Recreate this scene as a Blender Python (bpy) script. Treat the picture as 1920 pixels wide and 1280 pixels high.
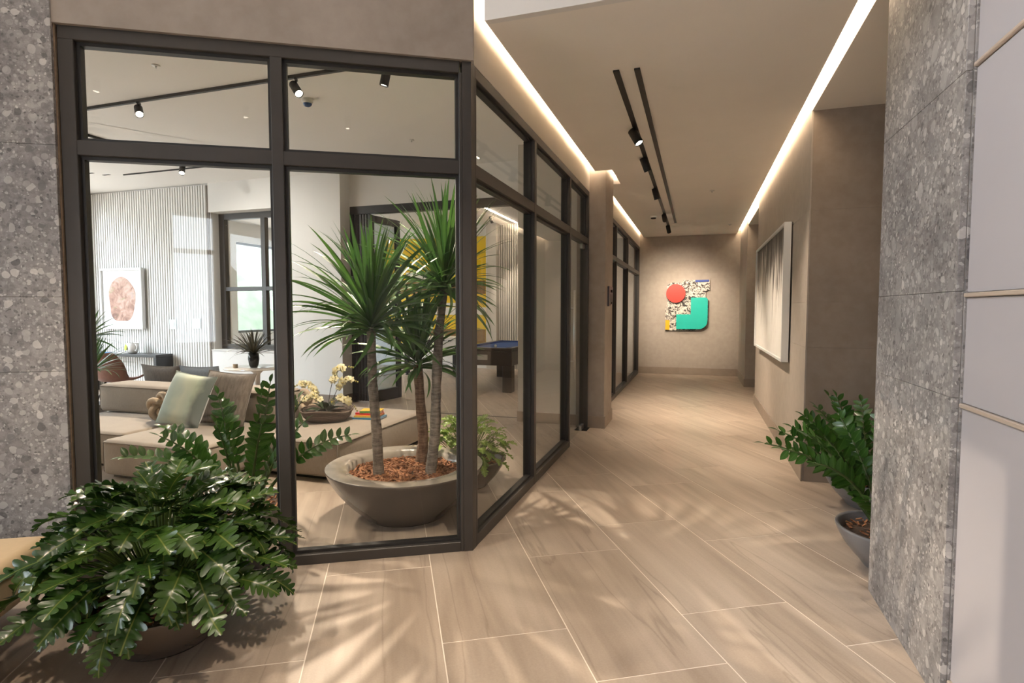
import bpy, bmesh, math, random
from math import sin, cos, pi, sqrt, radians
from mathutils import Vector, Matrix, Quaternion

for o in list(bpy.data.objects):
    bpy.data.objects.remove(o)
S = bpy.context.scene
COL = S.collection
random.seed(7)

# ------------------------------------------------------------------ camera
FPX, HCAM = 1060.0, 1.53
cd = bpy.data.cameras.new('camera'); cam = bpy.data.objects.new('camera', cd); COL.objects.link(cam)
cd.sensor_fit = 'HORIZONTAL'; cd.sensor_width = 36.0; cd.lens = 36.0 * FPX / 1920.0
cd.clip_start = 0.05; cd.clip_end = 500
cam.location = (0, 0, HCAM)
cam.rotation_euler = (pi / 2 - math.atan(59 / FPX), 0, -math.atan(223 / FPX))
S.camera = cam

# ------------------------------------------------------------------ colour management, world
S.view_settings.view_transform = 'Standard'; S.view_settings.look = 'None'
S.view_settings.gamma = 1.0; S.view_settings.use_curve_mapping = False
S.view_settings.exposure = 0.72
S.cycles.use_denoising = True
S.cycles.max_bounces = 10; S.cycles.diffuse_bounces = 4; S.cycles.glossy_bounces = 3; S.cycles.transparent_max_bounces = 24
S.cycles.sample_clamp_indirect = 6.0; S.cycles.caustics_reflective = False; S.cycles.caustics_refractive = False
SKY = 8.0
w = bpy.data.worlds.new('sky'); S.world = w; w.use_nodes = True
bg = w.node_tree.nodes['Background']
bg.inputs['Color'].default_value = (0.82, 0.91, 1.0, 1); bg.inputs['Strength'].default_value = SKY

# corridor frame: P0 glass corner, CD along the corridor, CR to its right; the front glazing runs along world X
P0 = Vector((0.497, 3.528, 0)); CD = Vector((0.5, sqrt(3) / 2, 0)); CR = Vector((sqrt(3) / 2, -0.5, 0))
RZ = -pi / 6
def W(r, a, z=0.0): return P0 + CR * r + CD * a + Vector((0, 0, z))
def portal(name, centre, w_, h_, facing):
    l = bpy.data.lights.new(name, 'AREA'); l.shape = 'RECTANGLE'; l.size = w_; l.size_y = h_
    l.cycles.is_portal = True
    o = bpy.data.objects.new(name, l); COL.objects.link(o); o.location = centre
    o.rotation_euler = Vector(facing).to_track_quat('-Z', 'Z').to_euler()
portal('lobby_window_light', W(-5.78, -5.6, 2.02), 4.0, 3.75, CR)
portal('lobby_back_window_light', W(0.245, -7.98, 2.05), 0.75, 2.3, CD)
portal('lounge_window_light', W(-9.65, 0.9, 1.85), 6.6, 3.3, CR)
portal('game_window_light', W(-9.65, 7.85, 2.1), 4.9, 2.3, CR)

# ------------------------------------------------------------------ materials
def lin(c):
    return tuple(((v / 255) / 12.92 if v / 255 <= 0.04045 else ((v / 255 + 0.055) / 1.055) ** 2.4) for v in c)
class NT:
    def __init__(s, name):
        s.m = bpy.data.materials.new(name); s.m.use_nodes = True
        s.t = s.m.node_tree; s.b = s.t.nodes['Principled BSDF']; s.o = s.t.nodes['Material Output']
    def n(s, typ, **k):
        x = s.t.nodes.new(typ)
        for a, b in k.items():
            if a in x.inputs: x.inputs[a].default_value = b
            else: setattr(x, a, b)
        return x
    def l(s, a, b): s.t.links.new(a, b)
    def ramp(s, fac, stops, interp='LINEAR'):
        r = s.n('ShaderNodeValToRGB'); cr = r.color_ramp; cr.interpolation = interp
        while len(cr.elements) < len(stops): cr.elements.new(0.5)
        for e, (p, c) in zip(cr.elements, stops):
            e.position = p; e.color = (*c, 1) if len(c) == 3 else c
        s.l(fac, r.inputs['Fac']); return r.outputs['Color']
    def mix(s, fac, a, b, typ='MIX'):
        x = s.n('ShaderNodeMix'); x.data_type = 'RGBA'; x.blend_type = typ
        for v, i in ((fac, 0), (a, 6), (b, 7)):
            if hasattr(v, 'links'): s.l(v, x.inputs[i])
            else: x.inputs[i].default_value = v if i == 0 else ((*v, 1) if len(v) == 3 else v)
        return x.outputs[2]
    def math(s, op, a, b=None):
        x = s.n('ShaderNodeMath', operation=op)
        for i, v in enumerate((a, b)):
            if v is None: continue
            if hasattr(v, 'links'): s.l(v, x.inputs[i])
            else: x.inputs[i].default_value = v
        return x.outputs[0]
    def coords(s, scale=(1, 1, 1), rnd=0.0, rot=(0, 0, 0)):
        tc = s.n('ShaderNodeTexCoord'); mp = s.n('ShaderNodeMapping')
        mp.inputs['Scale'].default_value = scale; mp.inputs['Rotation'].default_value = rot
        s.l(tc.outputs['Object'], mp.inputs['Vector'])
        if rnd:
            oi = s.n('ShaderNodeObjectInfo'); v = s.n('ShaderNodeVectorMath', operation='SCALE')
            cx = s.n('ShaderNodeCombineXYZ')
            s.l(oi.outputs['Random'], cx.inputs[0]); s.l(s.math('MULTIPLY', oi.outputs['Random'], 7.31), cx.inputs[1]); s.l(s.math('MULTIPLY', oi.outputs['Random'], 3.7), cx.inputs[2])
            s.l(cx.outputs[0], v.inputs[0]); v.inputs['Scale'].default_value = rnd
            s.l(v.outputs[0], mp.inputs['Location'])
        return mp.outputs[0]
    def noise(s, vec, scale, detail=4, rough=0.55, dist=0.0):
        x = s.n('ShaderNodeTexNoise', Scale=scale, Detail=detail, Roughness=rough, Distortion=dist); s.l(vec, x.inputs['Vector']); return x.outputs['Fac']
    def bump(s, h, strength=0.2, dist=0.01):
        x = s.n('ShaderNodeBump', Strength=strength, Distance=dist); s.l(h, x.inputs['Height']); s.l(x.outputs[0], s.b.inputs['Normal'])
M = {}
def plain(key, col, rough=0.5, metal=0.0, spec=0.5, var=0.0, scale=8.0, bump=0.0, emit=0.0, ecol=None):
    t = NT(key); b = t.b
    b.inputs['Roughness'].default_value = rough; b.inputs['Metallic'].default_value = metal; b.inputs['Specular IOR Level'].default_value = spec
    vec = t.coords(); f = t.noise(vec, scale, 5)
    d = tuple(max(0, c * (1 - var)) for c in col); l_ = tuple(min(1, c * (1 + var)) for c in col)
    t.l(t.ramp(f, [(0.3, d), (0.7, l_)]), b.inputs['Base Color'])
    if bump: t.bump(f, bump)
    if emit:
        b.inputs['Emission Color'].default_value = (*(ecol or col), 1); b.inputs['Emission Strength'].default_value = emit
    M[key] = t.m; return t
plain('frame', (0.045, 0.040, 0.036), 0.42, var=0.08)
plain('frame_black', (0.022, 0.021, 0.021), 0.45, var=0.1)
plain('black_metal', (0.004, 0.004, 0.004), 0.5, var=0.1)
plain('ceiling_paint', (0.92, 0.885, 0.84), 0.9, var=0.015, scale=2)
plain('lounge_ceiling', (0.86, 0.85, 0.83), 0.9, var=0.01, scale=2)
plain('white_paint', (0.80, 0.79, 0.77), 0.8, var=0.015, scale=3)
plain('cream_paint', (0.72, 0.66, 0.58), 0.85, var=0.02, scale=3)
plain('partition', (0.58, 0.55, 0.50), 0.6, var=0.03, scale=2)
plain('base_stone', (0.275, 0.22, 0.175), 0.5, var=0.10, scale=5)
plain('grout', (0.80, 0.72, 0.63), 0.8, var=0.05)
plain('raw_edge', (0.26, 0.19, 0.13), 0.9, var=0.2, scale=30)
plain('bronze_strip', (0.70, 0.58, 0.48), 0.35, 0.45, var=0.03)
plain('steel', (0.62, 0.62, 0.61), 0.3, 1.0, var=0.03)
plain('bench_leather', (0.62, 0.47, 0.29), 0.38, var=0.03, scale=40, bump=0.05)
plain('dark_gap', (0.02, 0.018, 0.016), 0.9)
plain('bowl_glaze', (0.110, 0.090, 0.075), 0.25, var=0.05, scale=4)
plain('bowl_grey', (0.17, 0.165, 0.17), 0.3, var=0.05, scale=4)
plain('orchid_petal', (0.78, 0.72, 0.47), 0.6, var=0.05, scale=60)
plain('orchid_lip', (0.75, 0.58, 0.12), 0.6)
plain('orchid_bud', (0.40, 0.36, 0.10), 0.6)
plain('table_white', (0.80, 0.76, 0.72), 0.15, var=0.04, scale=3)
plain('vase', (0.012, 0.013, 0.016), 0.15)
plain('desk_black', (0.014, 0.014, 0.016), 0.35)
plain('chair_leather', (0.17, 0.062, 0.035), 0.5, var=0.15, scale=20)
plain('ceramic', (0.85, 0.83, 0.80), 0.2)
plain('green_print', (0.36, 0.45, 0.05), 0.4)
plain('art_white', (0.72, 0.72, 0.71), 0.35)
plain('pool_wood', (0.020, 0.014, 0.012), 0.35, var=0.2)
plain('pool_felt', (0.012, 0.065, 0.25), 0.9, var=0.05, scale=60)
plain('ball', (0.85, 0.83, 0.75), 0.1)
plain('yellow', (0.85, 0.58, 0.01), 0.5)
plain('mural_brown', (0.22, 0.12, 0.03), 0.6, var=0.2)
plain('mural_white', (0.85, 0.82, 0.76), 0.6)
plain('paper', (0.80, 0.78, 0.74), 0.7)
for k_, c_ in dict(red=(0.60, 0.03, 0.03), orange=(0.75, 0.22, 0.02), bookblue=(0.03, 0.20, 0.38), bookgreen=(0.10, 0.30, 0.08), pink=(0.55, 0.08, 0.14), bookyellow=(0.78, 0.50, 0.06)).items():
    plain('book_' + k_, c_, 0.45, var=0.1, scale=20)
plain('art_red', (0.82, 0.035, 0.02), 0.4, var=0.04)
plain('art_teal', (0.012, 0.46, 0.37), 0.35, var=0.03)
plain('art_yellow', (0.90, 0.45, 0.01), 0.5)
plain('art_blue', (0.02, 0.06, 0.32), 0.5)
plain('sign_plate', (0.035, 0.018, 0.015), 0.35)
plain('sensor_white', (0.75, 0.74, 0.72), 0.5)
plain('sensor_blue', (0.03, 0.08, 0.22), 0.2)
plain('switch', (0.62, 0.70, 0.70), 0.3)
plain('soil', (0.06, 0.035, 0.022), 0.95, var=0.5, scale=40, bump=0.6)
plain('knot_wool', (0.48, 0.38, 0.28), 0.95, var=0.1, scale=60, bump=0.3)
plain('lobby_ceiling', (0.80, 0.79, 0.78), 0.9, var=0.01)
plain('grass', (0.12, 0.22, 0.06), 0.95, var=0.5, scale=0.6)
plain('hill', (0.085, 0.105, 0.065), 0.95, var=0.6, scale=0.25)
plain('road', (0.30, 0.30, 0.28), 0.9)
plain('led', (1.0, 0.80, 0.56), 0.5, emit=58.0, ecol=(1.0, 0.80, 0.58))
plain('led_bright', (1.0, 0.86, 0.66), 0.5, emit=7.5, ecol=(1.0, 0.79, 0.56))
plain('lens', (1.0, 0.92, 0.78), 0.3, emit=20.0, ecol=(1.0, 0.88, 0.70))
plain('fill_glow', (0.9, 0.9, 0.9), 0.5, emit=1.3, ecol=(1.0, 0.93, 0.85))  # glow of the added lobby fill panels
plain('lens_off', (0.25, 0.24, 0.22), 0.2)
plain('door_glassframe', (0.02, 0.02, 0.022), 0.4)

def plaster(key, c0, c1, rough=0.7, scale=1.3):
    t = NT(key); v = t.coords()
    f = t.noise(v, scale, 4, 0.5, 0.6); g = t.noise(v, scale * 9, 4)
    c = t.ramp(f, [(0.30, c0), (0.70, c1)])
    t.l(t.mix(0.05, c, t.ramp(g, [(0.35, (0.1, 0.09, 0.08)), (0.65, (0.75, 0.7, 0.64))])), t.b.inputs['Base Color'])
    t.b.inputs['Roughness'].default_value = rough; t.bump(g, 0.06); M[key] = t.m
plaster('plaster', (0.27, 0.225, 0.19), (0.35, 0.30, 0.26))
plaster('plaster_wall', (0.36, 0.31, 0.26), (0.405, 0.35, 0.30))
plaster('plaster_niche', (0.25, 0.195, 0.15), (0.33, 0.26, 0.205))
plain('panel_fabric', (0.405, 0.38, 0.39), 0.7, var=0.03, scale=1.2, bump=0.02)
plain('stone_joint', (0.45, 0.43, 0.42), 0.8)

def terrazzo(key, tint, dark=1.0):
    t = NT(key); v = t.coords()
    wn = t.n('ShaderNodeTexNoise', Scale=9.0, Detail=3.0); t.l(v, wn.inputs['Vector'])
    wv = t.n('ShaderNodeVectorMath', operation='MULTIPLY_ADD'); t.l(wn.outputs['Color'], wv.inputs[0]); wv.inputs[1].default_value = (0.05, 0.05, 0.05); t.l(v, wv.inputs[2])
    vec = wv.outputs[0]
    def vor(sc, feat='F1'):
        x = t.n('ShaderNodeTexVoronoi', Scale=sc); x.feature = feat; t.l(vec, x.inputs['Vector']); return x
    def chips(sc, lo, hi, size):
        x = vor(sc); s = t.n('ShaderNodeSeparateColor'); t.l(x.outputs['Color'], s.inputs[0])
        col = t.ramp(s.outputs[0], [(0.0, lo), (1.0, hi)])
        thr = t.math('MULTIPLY', s.outputs[1], size)
        mask = t.math('LESS_THAN', x.outputs['Distance'], thr)
        return col, mask, s.outputs[2]
    base = t.ramp(t.noise(v, 26, 6, 0.7), [(0.30, (0.13, 0.122, 0.118)), (0.72, (0.34, 0.325, 0.315))])
    c1, m1, _ = chips(70, (0.05, 0.046, 0.046), (0.54, 0.52, 0.50), 0.66)
    base = t.mix(t.math('MULTIPLY', m1, 0.7), base, c1)
    c2, m2, _ = chips(24, (0.07, 0.066, 0.066), (0.56, 0.54, 0.515), 0.54)
    base = t.mix(t.math('MULTIPLY', m2, 0.75), base, c2)
    c3, m3, _ = chips(9, (0.07, 0.066, 0.07), (0.50, 0.48, 0.46), 0.40)
    base = t.mix(t.math('MULTIPLY', m3, 0.78), base, c3)
    cl = t.ramp(t.noise(v, 3.0, 3), [(0.32, (0.70, 0.69, 0.70)), (0.62, (1.08, 1.07, 1.05))])
    base = t.mix(1.0, base, cl, 'MULTIPLY')
    base = t.mix(1.0, base, tint, 'MULTIPLY')
    t.l(base, t.b.inputs['Base Color']); t.b.inputs['Roughness'].default_value = 0.5
    M[key] = t.m
terrazzo('terrazzo', (1.10, 1.09, 1.10))

def floor_mat():
    t = NT('floor_tile')
    v = t.coords((1, 1, 1), 9.0)
    v2 = t.coords((3.4, 0.42, 1), 11.0, (0, 0, radians(8)))
    s1 = t.noise(v2, 1.5, 4, 0.5, 0.6)
    c = t.ramp(s1, [(0.28, (0.29, 0.225, 0.175)), (0.5, (0.40, 0.322, 0.255)), (0.72, (0.48, 0.40, 0.325))])
    v3 = t.coords((10.0, 0.7, 1), 5.0, (0, 0, radians(8)))
    s2 = t.noise(v3, 1.5, 3, 0.5, 0.3)
    c = t.mix(0.24, c, t.ramp(s2, [(0.3, (0.24, 0.18, 0.135)), (0.7, (0.56, 0.47, 0.38))]))
    v4 = t.coords((2.2, 0.16, 1), 6.0, (0, 0, radians(9)))
    wv = t.noise(v4, 1.3, 5, 0.45, 0.15)
    vein = t.ramp(wv, [(0.490, (0, 0, 0)), (0.5, (1, 1, 1)), (0.505, (0, 0, 0))])
    c = t.mix(t.math('MULTIPLY', vein, 0.38), c, (0.16, 0.115, 0.08))
    g = t.noise(v, 120, 2)
    c = t.mix(0.06, c, t.ramp(g, [(0.3, (0.1, 0.08, 0.06)), (0.7, (0.7, 0.6, 0.5))]))
    t.l(c, t.b.inputs['Base Color']); t.b.inputs['Roughness'].default_value = 0.38; t.b.inputs['Specular IOR Level'].default_value = 0.45
    M['floor_tile'] = t.m
floor_mat()

def fabric(key, c0, c1, sc=140, rough=0.95):
    t = NT(key); v = t.coords()
    f = t.noise(v, 3.0, 4); wv = t.n('ShaderNodeTexNoise', Scale=sc, Detail=2.0)
    t.l(t.coords((1, 1, 0.25)), wv.inputs['Vector'])
    c = t.mix(0.45, t.ramp(f, [(0.3, c0), (0.7, c1)]), t.ramp(wv.outputs['Fac'], [(0.35, c0), (0.65, c1)]))
    t.l(c, t.b.inputs['Base Color']); t.b.inputs['Roughness'].default_value = rough; t.b.inputs['Sheen Weight'].default_value = 0.2
    t.bump(wv.outputs['Fac'], 0.25, 0.004); M[key] = t.m
fabric('sofa_linen', (0.30, 0.255, 0.21), (0.385, 0.33, 0.275))
fabric('sofa_piping', (0.16, 0.125, 0.10), (0.22, 0.18, 0.14))
fabric('cushion_tweed', (0.09, 0.075, 0.062), (0.22, 0.19, 0.165), 50)
fabric('cushion_grey', (0.10, 0.09, 0.085), (0.19, 0.17, 0.155), 60)
fabric('cushion_blue', (0.14, 0.17, 0.22), (0.22, 0.26, 0.31), 60)
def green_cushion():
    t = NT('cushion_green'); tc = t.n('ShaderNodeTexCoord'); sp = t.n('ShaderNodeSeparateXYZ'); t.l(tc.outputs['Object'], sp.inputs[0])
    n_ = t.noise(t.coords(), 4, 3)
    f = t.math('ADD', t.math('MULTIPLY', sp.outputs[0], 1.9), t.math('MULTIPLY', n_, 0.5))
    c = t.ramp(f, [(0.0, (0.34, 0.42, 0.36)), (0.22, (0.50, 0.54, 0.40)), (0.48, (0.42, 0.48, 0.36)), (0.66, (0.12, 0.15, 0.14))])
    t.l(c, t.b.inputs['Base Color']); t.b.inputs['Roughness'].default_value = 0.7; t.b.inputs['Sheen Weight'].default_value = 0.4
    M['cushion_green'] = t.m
green_cushion()

def leaf_mat(key, dark, light, rib, ribw, rough=0.32, transl=0.18, scale=30):
    t = NT(key); tc = t.n('ShaderNodeTexCoord'); sp = t.n('ShaderNodeSeparateXYZ'); t.l(tc.outputs['Object'], sp.inputs[0])
    oi = t.n('ShaderNodeObjectInfo')
    c = t.ramp(oi.outputs['Random'], [(0.0, dark), (1.0, light)])
    f = t.noise(t.coords((1, 1, 1), 5.0), scale, 3)
    c = t.mix(t.math('MULTIPLY', f, 0.35), c, light)
    ab = t.math('ABSOLUTE', sp.outputs[0])
    c = t.mix(t.ramp(ab, [(ribw * 0.5, (1, 1, 1)), (ribw, (0, 0, 0))]), c, rib)
    t.l(c, t.b.inputs['Base Color']); t.b.inputs['Roughness'].default_value = rough
    tr = t.n('ShaderNodeBsdfTranslucent'); t.l(c, tr.inputs['Color'])
    mx = t.n('ShaderNodeMixShader'); mx.inputs[0].default_value = transl
    t.l(t.b.outputs[0], mx.inputs[1]); t.l(tr.outputs[0], mx.inputs[2]); t.l(mx.outputs[0], t.o.inputs['Surface'])
    M[key] = t.m
leaf_mat('leaf_philo', (0.013, 0.040, 0.009), (0.046, 0.095, 0.016), (0.17, 0.20, 0.045), 0.0035, 0.26)
leaf_mat('leaf_philo_light', (0.09, 0.20, 0.02), (0.26, 0.38, 0.06), (0.34, 0.42, 0.12), 0.004, 0.4, 0.25)
leaf_mat('leaf_zz', (0.014, 0.055, 0.008), (0.042, 0.115, 0.014), (0.06, 0.14, 0.025), 0.0015, 0.3)
leaf_mat('leaf_dracaena', (0.024, 0.080, 0.020), (0.085, 0.190, 0.035), (0.07, 0.16, 0.04), 0.0015, 0.38, 0.25)
leaf_mat('leaf_bronze', (0.020, 0.022, 0.010), (0.075, 0.065, 0.025), (0.06, 0.05, 0.03), 0.0012, 0.4, 0.15)
leaf_mat('leaf_orchid', (0.010, 0.022, 0.008), (0.022, 0.045, 0.014), (0.03, 0.06, 0.02), 0.002, 0.3, 0.05)
plain('stem_green', (0.10, 0.16, 0.03), 0.5, var=0.2, scale=20)
plain('stem_dark', (0.055, 0.085, 0.022), 0.5, var=0.3, scale=20)
plain('stem_orchid', (0.05, 0.04, 0.02), 0.5)

def bark(key, c0, c1, c2, sc):
    t = NT(key); v = t.coords((1, 1, 0.45)); f = t.noise(v, sc, 6, 0.7); g = t.noise(t.coords((1, 1, 6)), 12, 3)
    c = t.mix(0.4, t.ramp(f, [(0.32, c0), (0.52, c1), (0.72, c2)]), t.ramp(g, [(0.4, c0), (0.6, c2)]))
    t.l(c, t.b.inputs['Base Color']); t.b.inputs['Roughness'].default_value = 0.9; t.bump(f, 0.8, 0.02); M[key] = t.m
bark('bark', (0.08, 0.06, 0.045), (0.20, 0.165, 0.13), (0.33, 0.28, 0.23), 22)
bark('bark_brown', (0.09, 0.045, 0.025), (0.24, 0.14, 0.085), (0.40, 0.27, 0.18), 30)
def chip_mat():
    t = NT('bark_chip'); v = t.coords(); f = t.noise(v, 45, 5, 0.7)
    t.l(t.ramp(f, [(0.3, (0.09, 0.030, 0.014)), (0.5, (0.28, 0.115, 0.050)), (0.72, (0.48, 0.25, 0.12))]), t.b.inputs['Base Color'])
    t.b.inputs['Roughness'].default_value = 0.9; M['bark_chip'] = t.m
chip_mat()
def basket_mat():
    t = NT('basket'); v = t.coords((1, 1, 1)); wv = t.n('ShaderNodeTexWave', Scale=38.0, Distortion=1.0); wv.bands_direction = 'Z'; t.l(v, wv.inputs['Vector'])
    t.l(t.ramp(wv.outputs['Fac'], [(0.2, (0.060, 0.042, 0.032)), (0.8, (0.20, 0.15, 0.12))]), t.b.inputs['Base Color'])
    t.b.inputs['Roughness'].default_value = 0.9; t.bump(wv.outputs['Fac'], 0.6, 0.006); M['basket'] = t.m
basket_mat()
def rim_mat():
    t = NT('bowl_rim'); v = t.coords(); f = t.noise(v, 3.0, 4, 0.6, 0.8)
    t.l(t.ramp(f, [(0.35, (0.24, 0.205, 0.17)), (0.65, (0.36, 0.32, 0.275))]), t.b.inputs['Base Color']); t.b.inputs['Roughness'].default_value = 0.2; M['bowl_rim'] = t.m
rim_mat()
def streak_art():
    t = NT('streak_painting'); v = t.coords((1, 5.5, 0.8)); f = t.noise(v, 1.5, 6, 0.65, 0.5)
    tc = t.n('ShaderNodeTexCoord'); sp = t.n('ShaderNodeSeparateXYZ'); t.l(tc.outputs['Object'], sp.inputs[0])
    h = t.math('ADD', f, t.math('MULTIPLY', t.math('SUBTRACT', 1.75, sp.outputs[2]), 0.30))
    c = t.ramp(h, [(0.30, (0.05, 0.045, 0.042)), (0.40, (0.22, 0.20, 0.185)), (0.47, (0.58, 0.55, 0.51)), (0.62, (0.74, 0.71, 0.67))])
    t.l(c, t.b.inputs['Base Color']); t.b.inputs['Roughness'].default_value = 0.7; M['streak_painting'] = t.m
streak_art()
def flesh_art():
    t = NT('print_blob'); v = t.coords(); f = t.noise(v, 6, 5, 0.6, 1.0); g = t.noise(t.coords((0.6, 1, 2.0)), 5, 2)
    c = t.ramp(f, [(0.30, (0.16, 0.075, 0.06)), (0.45, (0.36, 0.20, 0.15)), (0.60, (0.50, 0.34, 0.28)), (0.75, (0.34, 0.26, 0.30))])
    c = t.mix(t.ramp(g, [(0.60, (0, 0, 0)), (0.68, (0.6, 0.6, 0.6))]), c, (0.22, 0.24, 0.11))
    t.l(c, t.b.inputs['Base Color']); t.b.inputs['Roughness'].default_value = 0.3; M['print_blob'] = t.m
flesh_art()
def bw_art():
    t = NT('tangle_print'); v = t.coords((1, 1, 1.3), 0, (0, radians(35), 0)); f = t.noise(v, 11, 3, 0.5, 1.6)
    t.l(t.ramp(f, [(0.40, (0.025, 0.02, 0.018)), (0.47, (0.25, 0.22, 0.19)), (0.52, (0.75, 0.70, 0.63)), (0.58, (0.60, 0.55, 0.48)), (0.66, (0.05, 0.04, 0.035))]), t.b.inputs['Base Color'])
    t.b.inputs['Roughness'].default_value = 0.45; M['tangle_print'] = t.m
bw_art()
def glass_mat(key, f0=0.045, tint=(0.93, 0.95, 0.94), k=1.0):
    t = NT(key); t.t.nodes.remove(t.b)
    lw = t.n('ShaderNodeLayerWeight'); lw.inputs['Blend'].default_value = 0.5
    p = t.math('POWER', lw.outputs['Facing'], 5.0); f = t.math('ADD', t.math('MULTIPLY', p, (1 - f0) * k), f0)
    tr = t.n('ShaderNodeBsdfTransparent'); tr.inputs['Color'].default_value = (*tint, 1)
    gl = t.n('ShaderNodeBsdfGlossy'); gl.inputs['Roughness'].default_value = 0.0
    mx = t.n('ShaderNodeMixShader'); t.l(f, mx.inputs[0]); t.l(tr.outputs[0], mx.inputs[1]); t.l(gl.outputs[0], mx.inputs[2])
    t.l(mx.outputs[0], t.o.inputs['Surface']); M[key] = t.m
glass_mat('glass', 0.018, (0.985, 0.992, 0.988), 0.55)
glass_mat('glass_dark', 0.10, (0.75, 0.80, 0.82))

# ------------------------------------------------------------------ mesh helpers
class MB:
    def __init__(s): s.v = []; s.f = []; s.sm = []
    def add(s, vs, fs, smooth=False, T=None):
        b = len(s.v)
        s.v += [tuple(T @ Vector(p)) if T is not None else tuple(p) for p in vs]
        s.f += [tuple(i + b for i in f) for f in fs]; s.sm += [smooth] * len(fs); return s
    def box(s, x0, x1, y0, y1, z0, z1, bev=0.0, T=None):
        if bev <= 0:
            vs = [(x, y, z) for z in (z0, z1) for y in (y0, y1) for x in (x0, x1)]
            return s.add(vs, [(0, 2, 3, 1), (4, 5, 7, 6), (0, 1, 5, 4), (2, 6, 7, 3), (0, 4, 6, 2), (1, 3, 7, 5)], False, T)
        X, Y, Z = (x0, x1), (y0, y1), (z0, z1); vs = []; idx = {}
        for i in (0, 1):
            for j in (0, 1):
                for k in (0, 1):
                    sx, sy, sz = (1 - 2 * i) * bev, (1 - 2 * j) * bev, (1 - 2 * k) * bev
                    for ax, p in enumerate(((X[i], Y[j] + sy, Z[k] + sz), (X[i] + sx, Y[j], Z[k] + sz), (X[i] + sx, Y[j] + sy, Z[k]))):
                        idx[i, j, k, ax] = len(vs); vs.append(p)
        fs = []
        for i in (0, 1):
            q = [(i, 0, 0), (i, 1, 0), (i, 1, 1), (i, 0, 1)]; fs.append(tuple(idx[p + (0,)] for p in (q if i else q[::-1])))
            q = [(0, i, 0), (0, i, 1), (1, i, 1), (1, i, 0)]; fs.append(tuple(idx[p + (1,)] for p in (q if i else q[::-1])))
            q = [(0, 0, i), (1, 0, i), (1, 1, i), (0, 1, i)]; fs.append(tuple(idx[p + (2,)] for p in (q if i else q[::-1])))
        c = Vector(((x0 + x1) / 2, (y0 + y1) / 2, (z0 + z1) / 2))
        def q4(l):
            n_ = (Vector(vs[l[1]]) - Vector(vs[l[0]])).cross(Vector(vs[l[2]]) - Vector(vs[l[0]]))
            m_ = sum((Vector(vs[i]) for i in l), Vector()) / len(l) - c
            fs.append(tuple(l) if n_.dot(m_) > 0 else tuple(l[::-1]))
        for j in (0, 1):
            for k in (0, 1):
                q4([idx[0, j, k, 1], idx[1, j, k, 1], idx[1, j, k, 2], idx[0, j, k, 2]])
                q4([idx[j, 0, k, 0], idx[j, 1, k, 0], idx[j, 1, k, 2], idx[j, 0, k, 2]])
                q4([idx[j, k, 0, 0], idx[j, k, 1, 0], idx[j, k, 1, 1], idx[j, k, 0, 1]])
                for i in (0, 1): q4([idx[i, j, k, 0], idx[i, j, k, 1], idx[i, j, k, 2]])
        return s.add(vs, fs, False, T)
    def prism(s, poly, z0, z1, T=None, smooth=False):
        n = len(poly); a = sum(poly[i][0] * poly[(i + 1) % n][1] - poly[(i + 1) % n][0] * poly[i][1] for i in range(n))
        if a < 0: poly = poly[::-1]
        vs = [(x, y, z0) for x, y in poly] + [(x, y, z1) for x, y in poly]
        s.add(vs, [tuple(range(n))[::-1], tuple(range(n, 2 * n))], False, T)
        b = len(s.v) - 2 * n
        s.f += [(b + i, b + (i + 1) % n, b + n + (i + 1) % n, b + n + i) for i in range(n)]; s.sm += [smooth] * n; return s
    def tube(s, pts, rad, n=8, cap=True, T=None):
        pts = [Vector(p) for p in pts]; m = len(pts)
        rad = rad if hasattr(rad, '__len__') else [rad] * m
        vs = []; u = None
        for i in range(m):
            d = (pts[min(i + 1, m - 1)] - pts[max(i - 1, 0)]).normalized()
            if u is None: u = d.orthogonal().normalized()
            else: u = (u - d * u.dot(d)).normalized()
            v = d.cross(u)
            vs += [pts[i] + (u * cos(2 * pi * k / n) + v * sin(2 * pi * k / n)) * rad[i] for k in range(n)]
        fs = [(i * n + k, i * n + (k + 1) % n, (i + 1) * n + (k + 1) % n, (i + 1) * n + k) for i in range(m - 1) for k in range(n)]
        s.add(vs, fs, True, T)
        if cap:
            b = len(s.v) - len(vs); s.f += [tuple(b + k for k in range(n))[::-1], tuple(b + (m - 1) * n + k for k in range(n))]; s.sm += [False, False]
        return s
    def lathe(s, prof, n=40, T=None, sx=1.0, wob=None):
        vs = []; m = len(prof)
        for i, (r, z) in enumerate(prof):
            for k in range(n):
                th = 2 * pi * k / n
                vs.append((r * cos(th) * sx, r * sin(th), z + (wob(th, i) if wob else 0)))
        fs = [(i * n + k, i * n + (k + 1) % n, (i + 1) * n + (k + 1) % n, (i + 1) * n + k) for i in range(m - 1) for k in range(n)]
        return s.add(vs, fs, True, T)
    def disc(s, r, z, n=32, T=None, sx=1.0):
        return s.add([(r * cos(2 * pi * k / n) * sx, r * sin(2 * pi * k / n), z) for k in range(n)], [tuple(range(n))], False, T)
    def rbox(s, x0, x1, y0, y1, z0, z1, rad, puff=0.0, pf=0.0, seg=6, T=None):
        c = Vector(((x0 + x1) / 2, (y0 + y1) / 2, (z0 + z1) / 2)); h = Vector(((x1 - x0) / 2, (y1 - y0) / 2, (z1 - z0) / 2))
        def ax(hh):
            e = [-hh, -hh + rad * 0.3, -hh + rad * 0.65, -hh + rad]; n = max(2, seg)
            return e + [-(hh - rad) + 2 * (hh - rad) * i / n for i in range(1, n)] + [-x for x in e[::-1]]
        A = [ax(h.x), ax(h.y), ax(h.z)]; key = {}; vs = []; fs = []
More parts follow.
